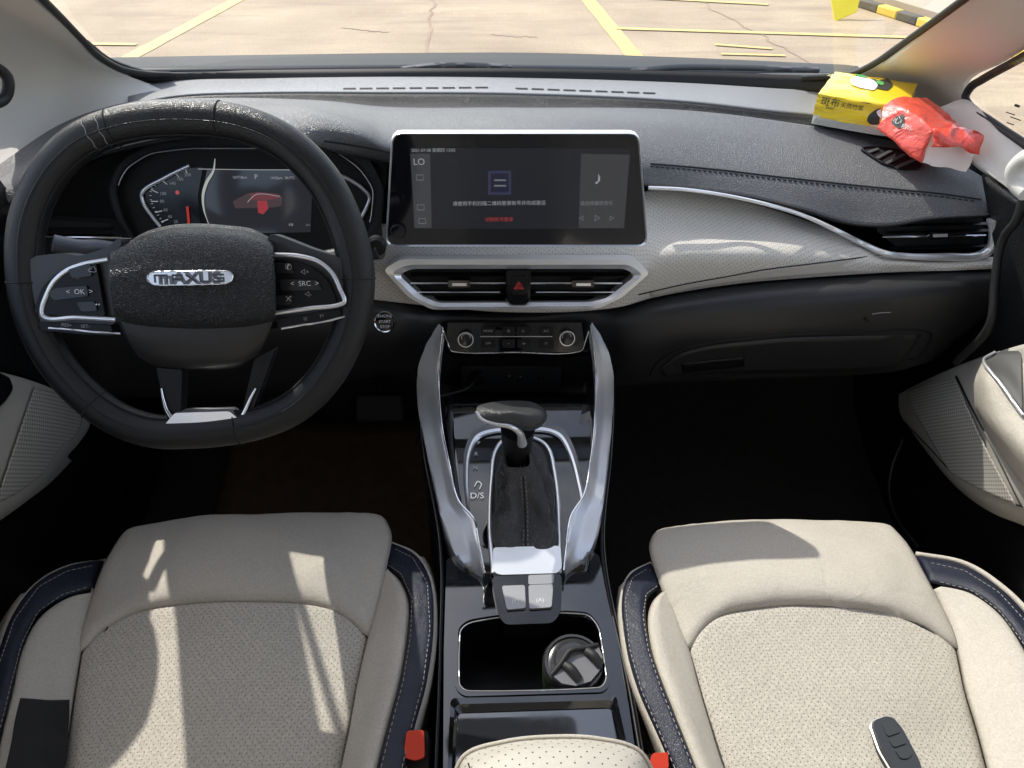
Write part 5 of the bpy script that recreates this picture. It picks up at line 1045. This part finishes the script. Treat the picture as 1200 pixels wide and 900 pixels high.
# pedals
pdl = thing('pedals', (-.3, 1.2, .1), 'dark pedals deep in the driver footwell', 'pedals')
for xc, yc, w_, h_ in ((-.28, 1.22, .05, .03), (-.16, 1.24, .03, .06)):
    bm = bmesh.new(); box_bm(bm, Vector((xc, yc, .22)), w_ * 2, .02, h_ * 2, Matrix.Rotation(R(-30), 3, 'X')); bev(obj('pedal', bm, m_rubber, pdl), .006)
    bm = bmesh.new(); tube_bm(bm, [Vector((xc, yc + .01, .23)), Vector((xc, yc + .1, .4)), Vector((xc, yc + .12, .55))], .009); obj('pedal_arm', bm, m_dark, pdl)
# ---------------------------------------------------------------- tissue packs
tp = thing('tissue_pack', U(1000, 150, Y=1.25), 'yellow wrapped tissue pack with dark print on the dashboard', 'tissue pack', 'tissue packs')
A = on('pad', 949, 145, .001); Bx = on('pad', 1048, 162, .001)
A.z = Bx.z = on('shelf', 985, 125).z + .002
A = U(949, 145, Z=A.z); Bx = U(1050, 162, Z=A.z)
ex = (Bx - A).normalized(); ey = Vector((-ex.y, ex.x, 0)); LX = (Bx - A).length
def hz(p, px, py):  # height above p so that it appears at py
    return U(px, py, Y=p.y).z - p.z
H = hz(A, 956, 110)
dB = U(972, 84, Z=A.z + H); Ah = A + Vector((0, 0, H)); LY = min(.13, max(.05, (dB - Ah).dot(ey)))
m_yel = plain('yellow_wrapper', (.85, .60, .015), .3, coat=.4, bump=.5, bscale=30); m_tis = plain('tissue_layers', (.80, .79, .74), .8)
def boxq(bm, x0, x1, y0, y1, z0, z1, n=14, amp=0, seed=0, lean=0):
    r = bmesh.ops.create_cube(bm, size=1); bmesh.ops.subdivide_edges(bm, edges=bm.edges, cuts=n, use_grid_fill=True)
    for v in bm.verts:
        x, y, z = v.co + Vector((.5, .5, .5)); cxn = (abs(x - .5) * 2) ** 6; cyn = (abs(y - .5) * 2) ** 6
        zz = z0 + (z1 - z0) * (z if z < .5 else z - .10 * (max(cxn, cyn)) * (z - .5) * 2)
        X = x0 + (x1 - x0) * x; Yv = y0 + (y1 - y0) * y + lean * z
        q = noise.noise_vector(Vector((x * 3 + seed, y * 3, z * 3))) * amp + noise.noise_vector(Vector((x * 9 + seed, y * 9, z * 9))) * amp * .4
        v.co = A + ex * X + ey * Yv + Vector((0, 0, zz)) + q
bm = bmesh.new(); boxq(bm, .002, LX, .001, LY + .01, 0, H * .34, 8, .0008); obj('tissue_stack', bm, m_tis, tp, 50)
bm = bmesh.new(); boxq(bm, 0, LX, 0, LY + .01, H * .26, H, 20, .0022, 3, lean=.01); BV['yel'] = BVHTree.FromBMesh(bm); obj('yellow_wrapper', bm, m_yel, tp, 60)
for k in range(5):
    bm = bmesh.new(); z = H * (.05 + .045 * k); tube_bm(bm, [A + ex * .002 + Vector((0, 0, z)) - ey * .0006, A + ex * (LX - .002) + Vector((0, 0, z)) - ey * .0006], .0005, seg=4); obj('tissue_edge', bm, plain('tissue_shadow_line', (.55, .53, .48), .9), tp)
def surf_patch(name, pts, key, mat, parent, off=.0008):
    c = (sum(p[0] for p in pts) / len(pts), sum(p[1] for p in pts) / len(pts)); bm = bmesh.new()
    P_ = rnd(pts, 2.5, 3); rings = []
    for s in (1, .66, .33): rings.append([bm.verts.new(on(key, c[0] + (x - c[0]) * s, c[1] + (y - c[1]) * s, off)) for x, y in P_])
    cv = bm.verts.new(on(key, c[0], c[1], off)); n = len(P_)
    for a_, b_ in zip(rings, rings[1:]):
        for k in range(n): bm.faces.new([a_[k], a_[(k + 1) % n], b_[(k + 1) % n], b_[k]])
    for k in range(n): bm.faces.new([rings[-1][k], rings[-1][(k + 1) % n], cv])
    return obj(name, bm, mat, parent, 60)
m_pk = plain('wrapper_print_black', (.03, .035, .03), .4); m_pw = plain('wrapper_print_white', (.8, .8, .76), .4); m_pg = plain('wrapper_print_green', (.08, .35, .08), .4)
surf_patch('printed_patch', [(1002, 87), (1016, 85), (1042, 93), (1047, 101), (1040, 107), (1026, 104), (1008, 97)], 'yel', m_pk, tp, .001)
surf_patch('printed_patch', [(996, 93), (1004, 90), (1024, 95), (1029, 101), (1024, 107), (1008, 104), (997, 100)], 'yel', m_pw, tp, .0016)
surf_patch('printed_leaf', [(1000, 88), (1010, 89), (1018, 92), (1008, 92)], 'yel', m_pg, tp, .0022)
surf_patch('printed_leaf', [(1026, 95), (1036, 98), (1034, 102), (1027, 99)], 'yel', m_pg, tp, .0022)
surf_patch('printed_patch', [(1018, 134), (1026, 128), (1032, 126), (1030, 146), (1020, 146), (1015, 141)], 'yel', m_pk, tp, .001)
surf_patch('printed_patch', [(1026, 130), (1032, 127), (1034, 140), (1029, 136)], 'yel', m_pw, tp, .0016)
fy = F(on('yel', 975, 122), -ey + Vector((0, 0, .25)), ex)
for t_, x, y, s_ in (('斑布', 972.5, 120, .015), ('BABO', 972.5, 126.5, .005), ('天然竹浆', 998, 125, .009)):
    text('wrapper_print', fy, on('yel', x, y, .0014), y, t_, 0, s_, m_pk, tp, 0)
ft_ = F(on('yel', 985, 95), Vector((0, -.1, 1)), ex)
text('wrapper_print', ft_, on('yel', 980, 91, .0014), 0, '本色', 0, .016, plain('wrapper_print_cream', (.85, .8, .3), .5), tp, 0)
# red pack
rdp = thing('tissue_pack', U(1090, 190, Y=1.15), 'crumpled red plastic tissue pack with white end lying on the dashboard', 'tissue pack', 'tissue packs')
mr, nr, prr = M('red_film'); prr.inputs['Base Color'].default_value = (.86, .085, .055, 1); prr.inputs['Roughness'].default_value = .25; prr.inputs['Coat Weight'].default_value = .5
prr.inputs['Subsurface Weight'].default_value = .25; prr.inputs['Subsurface Radius'].default_value = (.02, .004, .003); prr.inputs['Subsurface Scale'].default_value = .5
tcn = N(nr, 'ShaderNodeTexCoord'); nn = N(nr, 'ShaderNodeTexNoise', i_Scale=38.0, i_Detail=5.0, i_Distortion=1.5); nr.links.new(tcn.outputs['Object'], nn.inputs[0]); bb_ = N(nr, 'ShaderNodeBump', i_Strength=.7, i_Distance=.006); nr.links.new(nn.outputs[0], bb_.inputs['Height']); nr.links.new(bb_.outputs[0], prr.inputs['Normal'])
def P_(x, y, Y): return U(x, y, Y=Y)
Vr = [P_(1028, 150, 1.17), P_(1078, 192, 1.085), P_(1050, 113, 1.215), P_(1086, 113, 1.235), P_(1094, 154, 1.095), P_(1132, 201, 1.08), P_(1145, 176, 1.10), P_(1134, 155, 1.125), P_(1112, 134, 1.18), P_(1064, 128, 1.16), P_(1035, 124, 1.20), P_(1100, 185, 1.16), P_(1058, 160, 1.22), P_(1034, 140, 1.175)]
def patchmesh(name, quads, mat, parent, cuts=4, amp=.0036, key=None):
    bm = bmesh.new(); V = [bm.verts.new(v) for v in Vr]
    for q in quads: bm.faces.new([V[i] for i in q])
    bmesh.ops.triangulate(bm, faces=[f for f in bm.faces if len(f.verts) > 4]); bmesh.ops.subdivide_edges(bm, edges=bm.edges, cuts=cuts, use_grid_fill=True)
    bmesh.ops.triangulate(bm, faces=bm.faces)
    for v in bm.verts: v.co += noise.noise_vector(v.co * 28) * amp + noise.noise_vector(v.co * 75) * amp * .5
    bmesh.ops.delete(bm, geom=[v for v in bm.verts if not v.link_faces], context='VERTS')
    bmesh.ops.recalc_face_normals(bm, faces=bm.faces)
    if key: BV[key] = BVHTree.FromBMesh(bm)
    o = obj(name, bm, mat, parent, 50); solid(o, .001); return o
patchmesh('red_wrapper', [(0, 1, 4, 9), (0, 9, 13), (13, 9, 10), (9, 2, 10), (9, 3, 2), (9, 4, 8, 3), (4, 7, 8), (12, 2, 3), (8, 7, 6, 11), (3, 8, 11, 12), (10, 2, 12), (13, 10, 12), (0, 13, 12)], mr, rdp, 8, key='red')
patchmesh('white_end', [(1, 5, 6, 4), (4, 6, 7), (1, 11, 5), (5, 11, 6)], plain('tissue_end', (.90, .78, .72), .5, bump=.8, bscale=40), rdp, 8, amp=.0055)
bm = bmesh.new(); q_ = [bm.verts.new(p) for p in (P_(1094, 152, 1.092), P_(1132, 150, 1.12), P_(1153, 160, 1.09), P_(1147, 182, 1.078), P_(1124, 172, 1.08), P_(1090, 172, 1.078))]; bm.faces.new(q_)
bmesh.ops.triangulate(bm, faces=bm.faces); bmesh.ops.subdivide_edges(bm, edges=bm.edges, cuts=4)
for v in bm.verts: v.co += noise.noise_vector(v.co * 50) * .004
solid(obj('film_flap', bm, mr, rdp, 60), .0006)
surf_patch('dark_label', [(1050, 137), (1060, 134), (1060, 148), (1053, 151), (1044, 144)], 'red', m_pk, rdp, .0012)
fr2 = F(on('red', 1053, 143), Vector((-.55, -.55, .6)), Vector((.7, -.6, -.1)))
text('wrapper_print', fr2, on('red', 1053, 142, .003), 0, '心', 0, .013, m_pw, rdp, 0); text('wrapper_print', fr2, on('red', 1064, 150, .003), 0, '相印', 0, .009, m_pw, rdp, 0)
